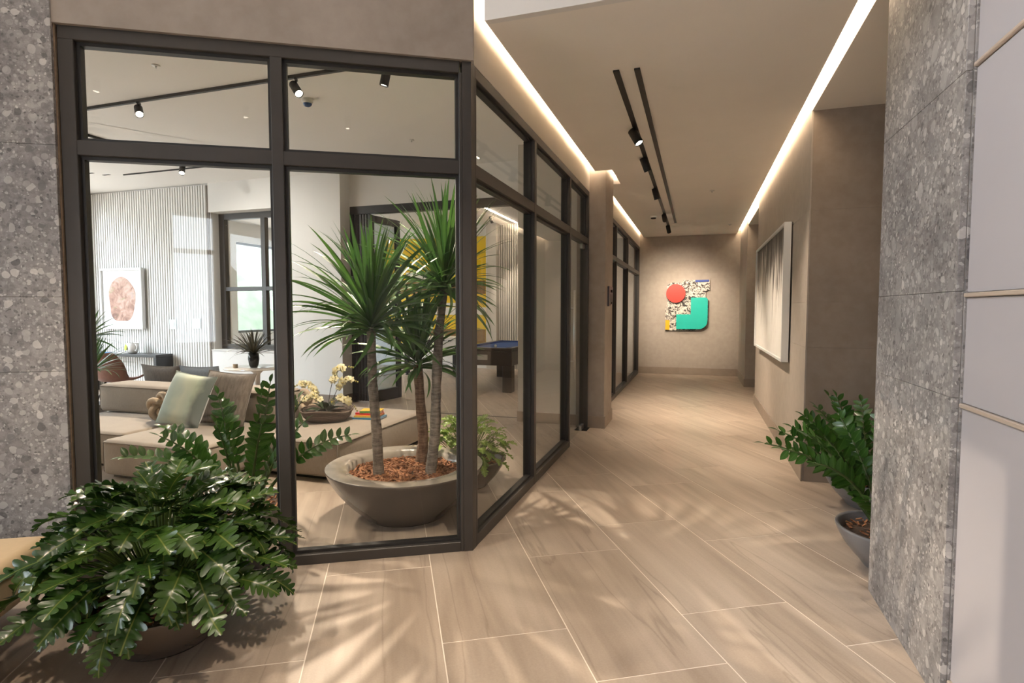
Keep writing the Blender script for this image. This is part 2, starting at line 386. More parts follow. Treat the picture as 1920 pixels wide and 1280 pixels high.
        def vid(p):
            k = tuple(round(q, 5) for q in p)
            if k not in key:
                P = Vector(p); q = Vector([max(-(h[i] - rad), min(h[i] - rad, P[i])) for i in range(3)]); d = P - q
                P2 = q + d.normalized() * rad if d.length > 1e-9 else P
                fx = [1 - (P[i] / h[i]) ** 2 for i in range(3)]
                if abs(P[2]) == h[2] and P[2] > 0: P2.z += puff * fx[0] * fx[1]
                if abs(P[0]) == h[0]: P2.x += math.copysign(pf * fx[1] * fx[2], P[0])
                if abs(P[1]) == h[1]: P2.y += math.copysign(pf * fx[0] * fx[2], P[1])
                key[k] = len(vs); vs.append(tuple(P2 + c))
            return key[k]
        for axn in range(3):
            u, v = [(1, 2), (2, 0), (0, 1)][axn]
            for sg in (-1, 1):
                for i in range(len(A[u]) - 1):
                    for j in range(len(A[v]) - 1):
                        q = []
                        for di, dj in ((0, 0), (1, 0), (1, 1), (0, 1)):
                            p = [0, 0, 0]; p[axn] = sg * h[axn]; p[u] = A[u][i + di]; p[v] = A[v][j + dj]; q.append(vid(p))
                        fs.append(tuple(q) if sg > 0 else tuple(q[::-1]))
        return s.add(vs, fs, True, T)
    def mesh(s, name, mat):
        me = bpy.data.meshes.new(name); me.from_pydata(s.v, [], s.f); me.polygons.foreach_set('use_smooth', s.sm)
        if mat: me.materials.append(M[mat] if isinstance(mat, str) else mat)
        me.update(); return me
    def build(s, name, mat, parent=None, **k):
        return link(name, s.mesh(name, mat), parent, **k)
def link(name, data, parent=None, loc=None, rot=None, mw=None):
    o = bpy.data.objects.new(name, data); COL.objects.link(o)
    if parent is not None: o.parent = parent
    if mw is not None: o.matrix_local = mw
    if loc is not None: o.location = loc
    if rot is not None: o.rotation_euler = rot
    return o
def tag(o, label, cat, group=None, kind=None):
    o['label'] = label; o['category'] = cat
    if group: o['group'] = group
    if kind: o['kind'] = kind
    return o
def empty(name, label, cat, loc=(0, 0, 0), rz=0.0, group=None, kind=None):
    e = link(name, None, None, loc, (0, 0, rz)); e.empty_display_size = 0.1
    return tag(e, label, cat, group, kind)
def cstruct(name, label, cat, mb=None, mat=None, kind='structure'):
    """piece of the setting in corridor coordinates (x = right, y = along)"""
    o = link(name, mb.mesh(name, mat) if mb else None, None, P0, (0, 0, RZ)); return tag(o, label, cat, None, kind)
def wstruct(name, label, cat, mb=None, mat=None, kind='structure'):
    o = link(name, mb.mesh(name, mat) if mb else None); return tag(o, label, cat, None, kind)
def toC(x, y):
    d = Vector((x, y, 0)) - P0; return (d.dot(CR), d.dot(CD))
def aim(v): return Vector(v).to_track_quat('-Z', 'Y')

# ================================================================== STRUCTURE
ZC, ZL, ZLOB = 3.27, 3.74, 4.25          # corridor, lounge and lobby ceilings
# ---- floor: light grout bed with every tile a piece of its own
fb = MB().box(-14, 14, -9, 20, -0.12, -0.0012)
FLOOR = wstruct('floor', 'tan veined stone-look floor tiles with pale grout lines', 'floor', fb, 'grout')
TW, TL, GAP = 0.6, 1.2, 0.0055
tile_me = MB().box(-TW / 2 + GAP / 2, TW / 2 - GAP / 2, -TL / 2 + GAP / 2, TL / 2 - GAP / 2, -0.0011, 0.0, 0.0004).mesh('tile', 'floor_tile')
cands = []
C2 = Vector((0, 0))
for i in range(-14, 18):
    x = 0.2047 + TW * i + TW / 2
    off = 2.531 if i % 2 == 0 else 2.131
    for j in range(-3, 12):
        y = off + TL * j + TL / 2
        r, a = toC(x, y)
        in_lobby = y < 4.0 and -2.9 < x < 3.6 and y > 0.6 and r < 2.9
        in_cor = -0.4 < r < 2.7 and -1 < a < 11.2
        in_niche = r < 4.2 and -0.2 < a < 2.8 and r > 1
        in_lounge = r <= 0.4 and -0.5 < a < 5.3 and y > 3.2 and r > -6.0
        in_game = -6.5 < r < 0.4 and 4.6 < a < 11.0
        if not (in_lobby or in_cor or in_niche or in_lounge or in_game): continue
        if y < 0.6 or (x < -0.6 * y - 0.8) or (x > 1.35 * y + 0.8): continue
        cands.append(((x * x + y * y), x, y))
cands.sort()
for k, (d, x, y) in enumerate(cands[:300]): link('tile', tile_me, FLOOR, (x, y, 0))
rest = MB()
done = set((round(x, 3), round(y, 3)) for d, x, y in cands[:300])
for i in range(-24, 24):
    x = 0.2047 + TW * i + TW / 2; off = 2.531 if i % 2 == 0 else 2.131
    for j in range(-9, 15):
        y = off + TL * j + TL / 2
        if (round(x, 3), round(y, 3)) in done: continue
        rest.box(x - TW / 2 + GAP / 2, x + TW / 2 - GAP / 2, y - TL / 2 + GAP / 2, y + TL / 2 - GAP / 2, -0.0011, 0.0)
ro = rest.build('tile_field', 'floor_tile', FLOOR); ro['kind'] = 'stuff'

# ---- left stone wall beside the front glazing (slabs 1.2 / 0.4 / 0.8 / 0.8 ...)
XJ = -1.722                               # left jamb of the front glazing
slabs = [(0, 1.2), (1.2, 1.6), (1.6, 2.4), (2.4, 3.2), (3.2, 4.25)]
wl = wstruct('wall_left', 'grey pebbled conglomerate stone wall left of the glazed partition', 'wall', MB().box(-11.0, XJ - 0.005, 3.492, 3.68, 0, ZLOB), 'raw_edge')
for x1 in (XJ - 0.012, XJ - 1.212, XJ - 2.412, XJ - 3.612):
    for z0, z1 in slabs:
        MB().box(x1 - 1.199, x1, 3.470, 3.492, z0 + 0.0008, z1 - 0.0008, 0.001).build('stone_slab', 'terrazzo', wl)
# plaster header over the front glazing, to the chamfered corner
cx, cy = P0.x - 0.032 * CD.x, P0.y - 0.032 * CD.y          # outer corner of the glazing
hp = [(XJ - 0.012, 3.478), (cx + 0.012, 3.478), (cx + 0.012 - 0.14 * CR.x, 3.478 + 0.20), (XJ - 0.012, 3.66)]
wstruct('wall_front', 'taupe polished plaster header above the front glazing', 'wall', MB().prism(hp, 3.035, ZLOB), 'plaster')

# ---- glazing builder: coordinates u along, d depth (0 = outer face, inward positive), z
def glazing(name, label, T, u0, u1, posts, z_sill, z_tr0, z_tr1, z_top, sill_ranges=None, lower=True, pane='glass'):
    """posts: list of (u_start,u_end); bays lie between them"""
    root = link(name, None); root.matrix_world = T; tag(root, label, 'window', None, 'structure')
    fw, dp = 0.065, 0.10
    MB().box(u0, u1, 0, dp, z_top - 0.07, z_top, 0.003).build('head_rail', 'frame', root)
    MB().box(u0, u1, 0.001, dp - 0.001, z_tr0, z_tr1, 0.003).build('transom', 'frame', root)
    for a_, b_ in posts: MB().box(a_, b_, -0.001, dp + 0.001, 0, z_top - 0.069, 0.003).build('mullion', 'frame', root)
    bays = [(posts[i][1], posts[i + 1][0]) for i in range(len(posts) - 1)]
    for i, (a_, b_) in enumerate(bays):
        low = sill_ranges is None or i in sill_ranges
        if low: MB().box(a_, b_, 0.0, dp, 0, z_sill, 0.003).build('sill_rail', 'frame', root)
        for z0, z1 in ([(z_sill, z_tr0)] if low else []) + [(z_tr1, z_top - 0.07)]:
            bd = MB(); w_ = 0.018
            for x0, x1, q0, q1 in ((a_, b_, z0, z0 + w_), (a_, b_, z1 - w_, z1), (a_, a_ + w_, z0 + w_, z1 - w_), (b_ - w_, b_, z0 + w_, z1 - w_)):
                bd.box(x0, x1, 0.030, 0.078, q0, q1)
            bd.build('glazing_bead', 'frame_black', root)
            MB().box(a_ + 0.006, b_ - 0.006, 0.049, 0.057, z0 + 0.006, z1 - 0.006).build('pane', pane, root)
    return root
Tfront = Matrix.Translation((0, 3.50, 0))
ZT0, ZT1, ZTOP = 2.362, 2.442, 3.035
glazing('window_1', 'dark framed front glazing with four panes facing the lobby', Tfront, XJ, cx - 0.07, [(XJ, XJ + 0.075), (-0.668, -0.603), (cx - 0.075, cx - 0.055)], 0.062, ZT0, ZT1, ZTOP)
# corner post (prism following the 120 degree turn)
post = [(cx - 0.055, 3.499), (cx, 3.499), (cx + 0.065 * CD.x, 3.50 + 0.065 * CD.y), (cx + 0.065 * CD.x - 0.10 * CR.x, 3.50 + 0.065 * CD.y - 0.10 * CR.y), (cx - 0.055, 3.60)]
cp = wstruct('trim_1', 'dark metal corner post where both glazed partitions meet', 'post', MB().prism(post, 0, ZTOP), 'frame')
# corridor glazing: u = along, depth = -CR
def Tcor(r=0.0): return Matrix.Translation(W(r, 0)) @ Matrix(((CD.x, -CR.x, 0, 0), (CD.y, -CR.y, 0, 0), (0, 0, 1, 0), (0, 0, 0, 1)))
glazing('window_2', 'dark framed glazing along the near side of the corridor', Tcor(), 0.034, 3.94, [(0.034, 0.054), (1.39, 1.455), (2.80, 2.865), (3.875, 3.94)], 0.075, ZT0, ZT1, ZTOP, sill_ranges=(0, 1))
glazing('window_3', 'dark framed glazing at the far end of the corridor', Tcor(), 4.62, 10.58, [(4.62, 4.685), (6.55, 6.615), (8.25, 8.315), (10.50, 10.565)], 0.075, ZT0, ZT1, ZTOP)
# frameless glass door in the third bay
d1 = link('door_1', None); d1.matrix_world = Tcor(); tag(d1, 'frameless glass door with patch fittings beside the plaster column', 'door', None, 'structure')
MB().box(2.875, 3.865, 0.046, 0.058, 0.012, ZT0 - 0.008).build('pane', 'glass', d1)
MB().box(3.70, 3.868, 0.036, 0.068, ZT0 - 0.065, ZT0 - 0.003, 0.002).build('patch_fitting', 'steel', d1)
MB().box(3.70, 3.868, 0.036, 0.068, 0.004, 0.065, 0.002).build('patch_fitting', 'steel', d1)
MB().box(3.72, 3.96, -0.03, 0.13, 0.0005, 0.006, 0.001).build('floor_spring', 'black_metal', d1)
hb = MB().tube([(2.97, -0.02, 0.75), (2.97, -0.02, 1.75)], 0.012, 10)
hb.tube([(2.97, -0.02, 0.95), (2.97, 0.046, 0.95)], 0.008, 8).tube([(2.97, -0.02, 1.55), (2.97, 0.046, 1.55)], 0.008, 8)
hb.build('pull_handle', 'steel', d1)

# ---- corridor upper walls (cream, cove-lit) over the glazing
cstruct('wall_corridor_left', 'cream painted wall strip above the corridor glazing', 'wall', MB().box(-0.14, 0.0, 0.02, 10.75, ZTOP, 3.80), 'cream_paint')
# plaster column
col = cstruct('wall_column', 'square taupe plaster column standing in the corridor', 'column', MB().box(-0.16, 0.212, 3.95, 4.60, 0, 3.45, 0.004), 'plaster')
cstruct('baseboard_column', 'taupe stone baseboard around the corridor column', 'baseboard', MB().box(-0.155, 0.224, 3.938, 4.612, 0.0, 0.155, 0.002), 'base_stone')
# ceiling of the corridor, with the cove slots left and right and a notch round the column
g = 0.085
ce = MB()
ce.box(g, 2.165, 0.03, 3.865, ZC, 3.36).box(0.212 + g, 2.165, 3.865, 4.60 + g, ZC, 3.36).box(g, 2.165, 4.60 + g, 10.66, ZC, 3.36)
CE = cstruct('ceiling_corridor', 'smooth warm white corridor ceiling with cove slots', 'ceiling', ce, 'ceiling_paint')
cstruct('ceiling_cove', 'white cove soffit above the corridor slots', 'ceiling', MB().box(-0.05, 4.4, 0.03, 10.75, 3.50, 3.60).box(2.25, 2.30, 0.03, 10.75, 3.36, 3.5), 'ceiling_paint')
cstruct('ceiling_niche', 'warm white ceiling over the planted niche', 'ceiling', MB().box(2.25, 4.4, -0.2, 2.26, ZC - 0.02, 3.36), 'ceiling_paint')
cstruct('wall_bulkhead', 'white ceiling step between lobby and corridor', 'wall', MB().box(g, 4.4, -0.02, 0.03, ZC, ZLOB).box(-0.2, g, 0.0, 0.03, 3.50, ZLOB).box(-0.2, g, -0.06, 0.0, 4.1, ZLOB), 'lobby_ceiling')
# LED strips of the coves (on the slab edge, shining at the wall) and the right-hand light slot
def led(name, label, mb, mat): return tag(link(name, mb.mesh(name, mat), None, P0, (0, 0, RZ)), label, 'light')
led('led_strip', 'warm LED cove strip along the near left ceiling edge', MB().box(g + 0.012, g + 0.030, 0.06, 3.83, 3.362, 3.376), 'led')
led('led_strip', 'warm LED cove strip along the far left ceiling edge', MB().box(g + 0.012, g + 0.030, 4.72, 10.6, 3.362, 3.376), 'led')
led('led_strip', 'short warm LED strip lighting the column top', MB().box(0.31, 0.328, 3.88, 4.66, 3.362, 3.376).box(0.02, 0.30, 3.845, 3.860, 3.362, 3.376), 'led')
led('linear_light', 'long bright linear light slot along the right ceiling edge', MB().box(2.170, 2.245, 0.05, 10.62, 3.335, 3.35), 'led_bright')

# ---- right side of the corridor
wr = cstruct('wall_right', 'taupe plaster wall carrying the large abstract painting', 'wall', MB().box(2.262, 2.62, 2.262, 6.69, 0, 3.6), 'base_stone')
def panels(parent, face, lo, hi, z_list, mat, cuts=()):
    """thin plaster panels with hairline joints; face: ('r', value) or ('a', value)"""
    us = [lo] + list(cuts) + [hi]
    for i in range(len(us) - 1):
        for z0, z1 in z_list:
            e = 0.0008
            if face[0] == 'r': MB().box(face[1], face[1] + 0.012, us[i] + e, us[i + 1] - e, z0 + e, z1 - e).build('wall_panel', mat, parent)
            else: MB().box(us[i] + e, us[i + 1] - e, face[1], face[1] + 0.012, z0 + e, z1 - e).build('wall_panel', mat, parent)
ZS = [(0, 1.2), (1.2, 1.6), (1.6, 2.4), (2.4, 3.5)]
panels(wr, ('r', 2.25), 2.25, 6.69, ZS, 'plaster_wall', (4.65,))
cstruct('baseboard_right', 'taupe stone baseboard below the abstract painting', 'baseboard', MB().box(2.236, 2.25, 2.236, 6.69, 0, 0.16, 0.002), 'base_stone')
wn = cstruct('wall_niche', 'brownish plaster end wall behind the niche plants', 'wall', MB().box(2.262, 4.4, 2.262, 2.5, 0, 3.6), 'base_stone')
panels(wn, ('a', 2.25), 2.262, 4.4, ZS, 'plaster_niche', ())
cstruct('wall_niche_side', 'plaster side wall closing the planted niche', 'wall', MB().box(4.3, 4.45, -0.9, 2.3, 0, 3.6).box(2.75, 4.4, -0.25, -0.05, 0, 3.6), 'plaster_niche')
# passage opening and far pillar
pil = cstruct('wall_pillar', 'plaster pillar at the far right of the corridor', 'wall', MB().box(2.25, 2.9, 8.80, 10.7, 0, 3.6), 'plaster_wall')
cstruct('baseboard_pillar', 'dark stone baseboard of the far pillar', 'baseboard', MB().box(2.236, 2.9, 8.786, 10.66, 0, 0.16, 0.002), 'base_stone')
cstruct('wall_passage', 'plain wall at the end of the side passage', 'wall', MB().box(5.0, 5.1, 6.6, 8.9, 0, 3.6).box(2.62, 5.1, 6.5, 6.69, 0, 3.6).box(2.9, 5.1, 8.8, 8.95, 0, 3.6), 'plaster_wall')
cstruct('ceiling_passage', 'low ceiling of the side passage', 'ceiling', MB().box(2.26, 5.1, 6.69, 8.80, 3.2, 3.45), 'ceiling_paint')
wb = cstruct('wall_back', 'taupe plaster wall at the end of the corridor', 'wall', MB().box(-0.14, 5.1, 10.672, 10.85, 0, 3.8), 'base_stone')
panels(wb, ('a', 10.66), 0.0, 2.25, ZS, 'plaster_wall', (0.95,))
bb = cstruct('baseboard_back', 'stone baseboard at the end of the corridor', 'baseboard', MB().box(0.002, 0.949, 10.646, 10.66, 0, 0.165, 0.002).box(0.951, 2.236, 10.646, 10.66, 0, 0.165, 0.002), 'base_stone')

# ---- terrazzo wall end and panelled wall on the right
wt = cstruct('wall_stone_right', 'grey pebbled conglomerate stone wall end at right', 'wall', MB().box(2.272, 2.75, -0.78, 0.160, 0, 4.25), 'stone_joint')
for z0, z1 in slabs:
    MB().box(2.25, 2.272, -0.782, 0.172, z0 + 0.0008, z1 - 0.0008, 0.001).build('stone_slab', 'terrazzo', wt)
    MB().box(2.274, 2.30, -0.79, -0.7815, z0 + 0.0008, z1 - 0.0008).build('stone_slab', 'terrazzo', wt)
    MB().box(2.274, 2.75, 0.160, 0.172, z0 + 0.0008, z1 - 0.0008).build('stone_slab', 'terrazzo', wt)
wp = cstruct('wall_panelled', 'smooth grey panelled wall with thin bronze inlay strips', 'wall', MB().box(2.30, 2.75, -9.0, -0.792, 0, 4.25), 'dark_gap')
for z0, z1 in ((0.115, 1.165), (1.185, 1.575), (1.595, 2.405), (2.425, 4.25)):
    for a0, a1 in ((-2.182, -0.792), (-3.60, -2.186), (-5.4, -3.604), (-7.2, -5.404), (-9.0, -7.204)):
        MB().box(2.28, 2.30, a0, a1, z0, z1, 0.001).build('wall_panel', 'panel_fabric', wp)
for z in (0.105, 1.175, 1.585, 2.415): MB().box(2.268, 2.30, -9.0, -0.792, z - 0.008, z + 0.008, 0.003).build('inlay_strip', 'bronze_strip', wp)
MB().box(2.285, 2.30, -9.0, -0.792, 0, 0.095).build('plinth', 'terrazzo', wp)

# ---- lobby shell behind the camera, daylight through its windows
cstruct('ceiling_lobby', 'high white lobby ceiling', 'ceiling', MB().box(-6.6, 4.4, -9.0, -0.02, ZLOB, ZLOB + 0.2), 'lobby_ceiling')
lw_ = MB()
lw_.box(-6.0, -0.13, -8.2, -8.0, 0, ZLOB).box(0.62, 2.4, -8.2, -8.0, 0, ZLOB).box(-0.13, 0.62, -8.2, -8.0, 0, 0.9).box(-0.13, 0.62, -8.2, -8.0, 3.2, ZLOB)
cstruct('wall_lobby_back', 'white lobby wall with a tall window behind the viewer', 'wall', lw_, 'white_paint')
lw_ = MB()
lw_.box(-6.0, -5.8, -8.0, -7.6, 0, ZLOB).box(-6.0, -5.8, -3.6, -3.1, 0, ZLOB).box(-6.0, -5.8, -7.6, -3.6, 0, 0.15).box(-6.0, -5.8, -7.6, -3.6, 3.9, ZLOB)
cstruct('wall_lobby_left', 'white lobby side wall with tall windows', 'wall', lw_, 'white_paint')
for i, (lab, swap, u0, u1) in enumerate((('tall lobby window behind the viewer', 0, -0.13, 0.62), ('nearer tall window in the lobby side wall', 1, -7.6, -5.6), ('farther tall window in the lobby side wall', 1, -5.6, -3.6))):
    wi = cstruct('window_%d' % (5 + i), lab, 'window'); fr = MB()
    q0, q1 = (0.15, 3.9) if swap else (0.9, 3.2)
    for b in ((u0, u0 + 0.06, q0, q1), (u1 - 0.06, u1, q0, q1), (u0 + 0.06, u1 - 0.06, q0, q0 + 0.07), (u0 + 0.06, u1 - 0.06, q1 - 0.07, q1), (u0 + 0.06, u1 - 0.06, 2.5, 2.57)):
        if swap: fr.box(-5.95, -5.85, b[0], b[1], b[2], b[3])
        else: fr.box(b[0], b[1], -8.15, -8.05, b[2], b[3])
    fr.build('window_frame', 'frame', wi)

# ---- lounge shell
RL = -9.7
lc = [toC(-10.8, 3.6), toC(cx - 0.1, 3.6), (-0.10, 0.1), (-0.10, 10.7), (RL - 0.1, 10.7), (RL - 0.1, -5.6)]
cstruct('ceiling_lounge', 'white lounge ceiling with black light tracks', 'ceiling', MB().prism(lc, ZL, ZL + 0.12), 'lounge_ceiling')
A0 = 4.54                                   # face of the lounge end wall
we = MB()
we.box(RL, -6.82, A0 + 0.05, A0 + 0.45, 0, ZL).box(-6.82, -5.10, A0, A0 + 0.45, 0, 0.83).box(-6.82, -5.10, A0, A0 + 0.45, 3.235, ZL).box(-5.10, -4.13, A0, A0 + 0.45, 0, ZL)
WE = cstruct('wall_lounge_end', 'white lounge end wall with ribbed cladding and a window', 'wall', we, 'white_paint')
sl = MB(); x = RL
while x < -6.86:
    sl.box(x, x + 0.034, A0, A0 + 0.05, 0, ZL - 0.03); x += 0.058
so = sl.build('ribbed_cladding', 'white_paint', WE); so['kind'] = 'stuff'
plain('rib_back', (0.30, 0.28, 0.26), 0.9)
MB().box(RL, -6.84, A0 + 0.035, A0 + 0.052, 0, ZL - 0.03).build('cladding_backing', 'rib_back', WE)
w4 = cstruct('window_4', 'dark framed lounge window looking out on green hills', 'window')
af = A0 + 0.22
for b in ((-6.82, -6.70, 0.83, 3.235), (-5.20, -5.10, 0.83, 3.235), (-6.70, -5.20, 0.83, 0.92), (-6.70, -5.20, 3.13, 3.235)): MB().box(b[0], b[1], af, af + 0.09, b[2], b[3], 0.002).build('window_frame', 'frame', w4)
MB().box(-5.905, -5.815, af, af + 0.09, 0.92, 3.13, 0.002).build('mullion', 'frame', w4)
for r0, r1 in ((-6.70, -5.905), (-5.815, -5.20)):
    MB().box(r0, r1, af + 0.002, af + 0.088, 1.87, 1.94, 0.002).build('glazing_bar', 'frame', w4)
    for z0, z1 in ((0.92, 1.87), (1.94, 3.13)): MB().box(r0, r1, af + 0.04, af + 0.048, z0, z1).build('pane', 'glass', w4)
cstruct('trim_2', 'white window sill below the lounge window', 'sill', MB().box(-6.82, -5.10, A0 - 0.015, af, 0.815, 0.835, 0.002), 'white_paint')
cstruct('baseboard_lounge', 'grey baseboard of the white lounge wall', 'baseboard', MB().box(-6.82, -4.12, A0 - 0.014, A0, 0, 0.14, 0.002).box(-4.132, -4.118, A0, 4.80, 0, 0.14), 'base_stone')
# opening to the game room: header above, partition at the right
wo = cstruct('wall_opening', 'white wall above the opening to the game room', 'wall', MB().box(-4.13, -0.14, 4.80, 4.95, 3.22, ZL), 'white_paint')
of = cstruct('door_2', 'black folding door standing open between lounge and game room', 'door')
MB().box(-4.12, -0.14, 4.79, 4.92, 3.095, 3.22, 0.003).build('head_rail', 'frame_black', of)
MB().box(-4.12, -4.06, 4.79, 4.92, 0, 3.095, 0.002).build('jamb', 'frame_black', of)
for k in range(6): MB().box(-4.055 + k * 0.052, -4.055 + k * 0.052 + 0.040, 4.80, 4.86, 0.02, 3.09, 0.006).build('folded_leaf', 'frame_black', of)
# leaf standing open into the game room
lf = Matrix.Translation(Vector((-3.74, 4.72, 0))) @ Matrix.Rotation(radians(-9), 4, 'Z')
for b in ((0, 0.06, 0, 0.09, 0.01, 3.06), (0, 0.06, 0.66, 0.75, 0.01, 3.06), (0, 0.06, 0.09, 0.66, 0.01, 0.20), (0, 0.06, 0.09, 0.66, 2.95, 3.06)):
    MB().box(*b, 0.002, lf).build('leaf_frame', 'frame_black', of)
MB().box(0.025, 0.033, 0.09, 0.66, 0.20, 2.95, 0, lf).build('pane', 'glass_dark', of)
MB().box(-3.6, -1.0, 4.27, 4.31, 0.0005, 0.003).build('floor_track', 'frame_black', of)
cstruct('wall_partition', 'beige partition wall behind the glass door', 'wall', MB().box(-0.99, -0.16, 4.06, 4.80, 0, ZL).box(-0.16, -0.02, 4.60, 4.80, 0, ZL), 'partition')
cstruct('baseboard_partition', 'grey baseboard of the beige partition', 'baseboard', MB().box(-1.0, -0.16, 4.046, 4.06, 0, 0.14, 0.002), 'base_stone')
# left outer wall with two large windows, closing wall pieces
lo = MB()
OPN = ((-2.4, 4.2, 0.2, 3.5), (5.4, 7.7, 0.95, 3.25), (8.14, 10.3, 0.95, 3.25))
pa = -5.6
for a0, a1, z0, z1 in OPN:
    lo.box(RL - 0.2, RL, pa, a0, 0, ZL).box(RL - 0.2, RL, a0, a1, 0, z0).box(RL - 0.2, RL, a0, a1, z1, ZL); pa = a1
lo.box(RL - 0.2, RL, pa, 10.75, 0, ZL)
cstruct('wall_outer', 'white outer wall of lounge and game room with daylight windows', 'wall', lo, 'white_paint')
for i, (a0, a1, z0, z1) in enumerate(OPN):
    wi = cstruct('window_%d' % (8 + i), ['wide lounge window in the outer wall', 'near game room window in the outer wall', 'far game room window showing the green hillside'][i], 'window')
    n_ = 3 if i == 0 else 2
    for k in range(n_):
        b0 = a0 + (a1 - a0) * k / n_; b1 = a0 + (a1 - a0) * (k + 1) / n_
        fr = MB()
        for q in ((b0, b0 + 0.05, z0, z1), (b1 - 0.05, b1, z0, z1), (b0 + 0.05, b1 - 0.05, z0, z0 + 0.06), (b0 + 0.05, b1 - 0.05, z1 - 0.06, z1)): fr.box(RL - 0.14, RL - 0.06, *q)
        fr.build('window_frame', 'frame', wi)
gr = MB().box(RL, -0.14, 10.60, 10.75, 0, ZL)
wg = cstruct('wall_game', 'white far wall of the game room', 'wall', gr, 'white_paint')
gs = MB(); x = -3.55
while x < -1.4:
    gs.box(x, x + 0.035, 10.54, 10.60, 0, ZL - 0.02); x += 0.06
q = gs.build('ribbed_cladding', 'partition', wg); q['kind'] = 'stuff'
MB().box(-3.83, -3.56, 10.35, 10.60, 0, ZL).build('pier', 'partition', wg)
led('linear_light', 'warm light line on the game room ceiling', MB().box(-3.07, -3.05, 5.2, 10.5, ZL - 0.012, ZL - 0.002), 'led')

# ---- outdoors, seen through the lounge and game room windows
cstruct('ground', 'pale sunlit paving outside the windows', 'ground', MB().box(-36, RL - 0.2, -20, 50, -0.4, -0.3), 'road')
hl = MB(); nx, ny = 46, 14; vs = []
for j in range(ny):
    for i in range(nx):
        vs.append((-34 - j * 4.0, -30 + i * 2.6, -0.6 + (j / (ny - 1)) ** 0.75 * (26 + 5 * sin(i * 0.5) + 2.5 * sin(i * 1.3 + 1)) + random.uniform(-0.6, 0.6)))
hl.add(vs, [(j * nx + i, (j + 1) * nx + i, (j + 1) * nx + i + 1, j * nx + i + 1) for j in range(ny - 1) for i in range(nx - 1)], True)
cstruct('hill', 'green wooded hillside beyond the paving', 'hill', hl, 'hill')

# ================================================================== LIGHT FITTINGS
WARM = (1.0, 0.83, 0.65)
def spot_head(label, top, target, energy, group, ln=0.15, rad=0.036, on=True, ang=46, blend=0.6, col_=WARM, drop=0.07, visible_lens=True):
    top = Vector(top); e = empty('track_spotlight', label, 'spotlight', top, 0, group)
    pivot = Vector((0, 0, -drop)); d = (Vector(target) - (top + pivot)).normalized(); qn = aim(d); R = Matrix.Translation(pivot) @ qn.to_matrix().to_4x4()
    MB().box(-0.012, 0.012, -0.03, 0.03, -0.02, 0.0).tube([(0, 0, -0.015), (0, 0, -drop)], 0.008, 8).build('bracket', 'black_metal', e)
    b = MB().lathe([(rad, -ln / 2), (rad, ln / 2 - 0.004), (rad - 0.004, ln / 2)], 20, R); b.disc(rad - 0.004, ln / 2, 20, R)
    b.lathe([(rad - 0.006, -ln / 2 + 0.012), (rad - 0.006, -ln / 2), (rad, -ln / 2)], 20, R)
    b.build('lamp_body', 'black_metal', e)
    MB().disc(rad - 0.006, -ln / 2 + 0.010, 20, R).build('lens', 'lens' if on else 'lens_off', e)
    if on and energy:
        l = bpy.data.lights.new('lamp', 'SPOT'); l.energy = energy; l.color = col_; l.spot_size = radians(ang); l.spot_blend = blend; l.shadow_soft_size = 0.03
        o = link('lamp', l, e); o.location = pivot + d * (ln / 2 + 0.01); o.rotation_mode = 'QUATERNION'; o.rotation_quaternion = qn
    return e
# corridor: two recessed black tracks in the ceiling
def ctrack(label, r0, r1, a0, a1, z, th=0.02, name='light_track'):
    return tag(link(name, MB().box(r0, r1, a0, a1, z - th, z, 0.002).mesh(name, 'black_metal'), None, P0, (0, 0, RZ)), label, 'light track')
ctrack('left black ceiling track carrying the corridor spotlights', 0.72, 0.765, 0.93, 9.0, ZC, 0.014)
ctrack('right empty black ceiling track in the corridor', 0.87, 0.912, 0.94, 8.5, ZC, 0.014)
G = 'corridor track spotlights'
spot_head('lit corridor spotlight on the black track, nearest the viewer', W(0.742, 2.32, ZC - 0.012), W(1.95, 1.75, 1.0), 130, G, 0.16, 0.042, ang=75, blend=0.9)
spot_head('second corridor spotlight on the track, behind the lit one', W(0.742, 3.40, ZC - 0.012), W(1.75, 4.0, 0.5), 250, G, 0.16, 0.042, ang=80, blend=1.0)
spot_head('third corridor spotlight on the track', W(0.742, 5.12, ZC - 0.012), W(1.5, 5.9, 0.2), 290, G, 0.16, 0.042, ang=75, blend=0.9)
spot_head('fourth corridor spotlight on the track', W(0.742, 7.35, ZC - 0.012), W(0.9, 10.6, 1.6), 300, G, 0.16, 0.042, ang=52, blend=0.9)
spot_head('farthest corridor spotlight at the end of the track', W(0.742, 8.85, ZC - 0.012), W(1.1, 10.6, 1.35), 130, G, 0.16, 0.042, ang=66, blend=0.9)
# lounge tracks and heads
def wtrack(label, p, q_, wd, z, th):
    d = (q_ - p).normalized(); n = Vector((-d.y, d.x, 0)) * wd / 2
    pts = [((p + n).x, (p + n).y), ((p - n).x, (p - n).y), ((q_ - n).x, (q_ - n).y), ((q_ + n).x, (q_ + n).y)]
    c = (p + q_) / 2; pts = [(x - c.x, y - c.y) for x, y in pts]
    return tag(link('light_track', MB().prism(pts, -th, 0).mesh('light_track', 'black_metal'), None, (c.x, c.y, z)), label, 'light track')
wtrack('thin black ceiling track across the front of the lounge', W(-6.0, 1.25), W(-1.2, 1.25), 0.03, ZL, 0.03)
wtrack('thin black ceiling track running back on the left of the lounge', W(-6.0, 1.30), W(-6.0, 3.45), 0.025, ZL, 0.03)
wtrack('hairline black ceiling track before the ribbed wall', W(-7.6, 3.62), W(-5.0, 3.62), 0.015, ZL, 0.02)
G = 'lounge track spotlights'
spot_head('lit lounge spotlight at the left of the front track', W(-4.29, 1.25, ZL - 0.03), (-0.95, 3.3, 0.1), 300, G, 0.15, 0.040, ang=44, drop=0.09)
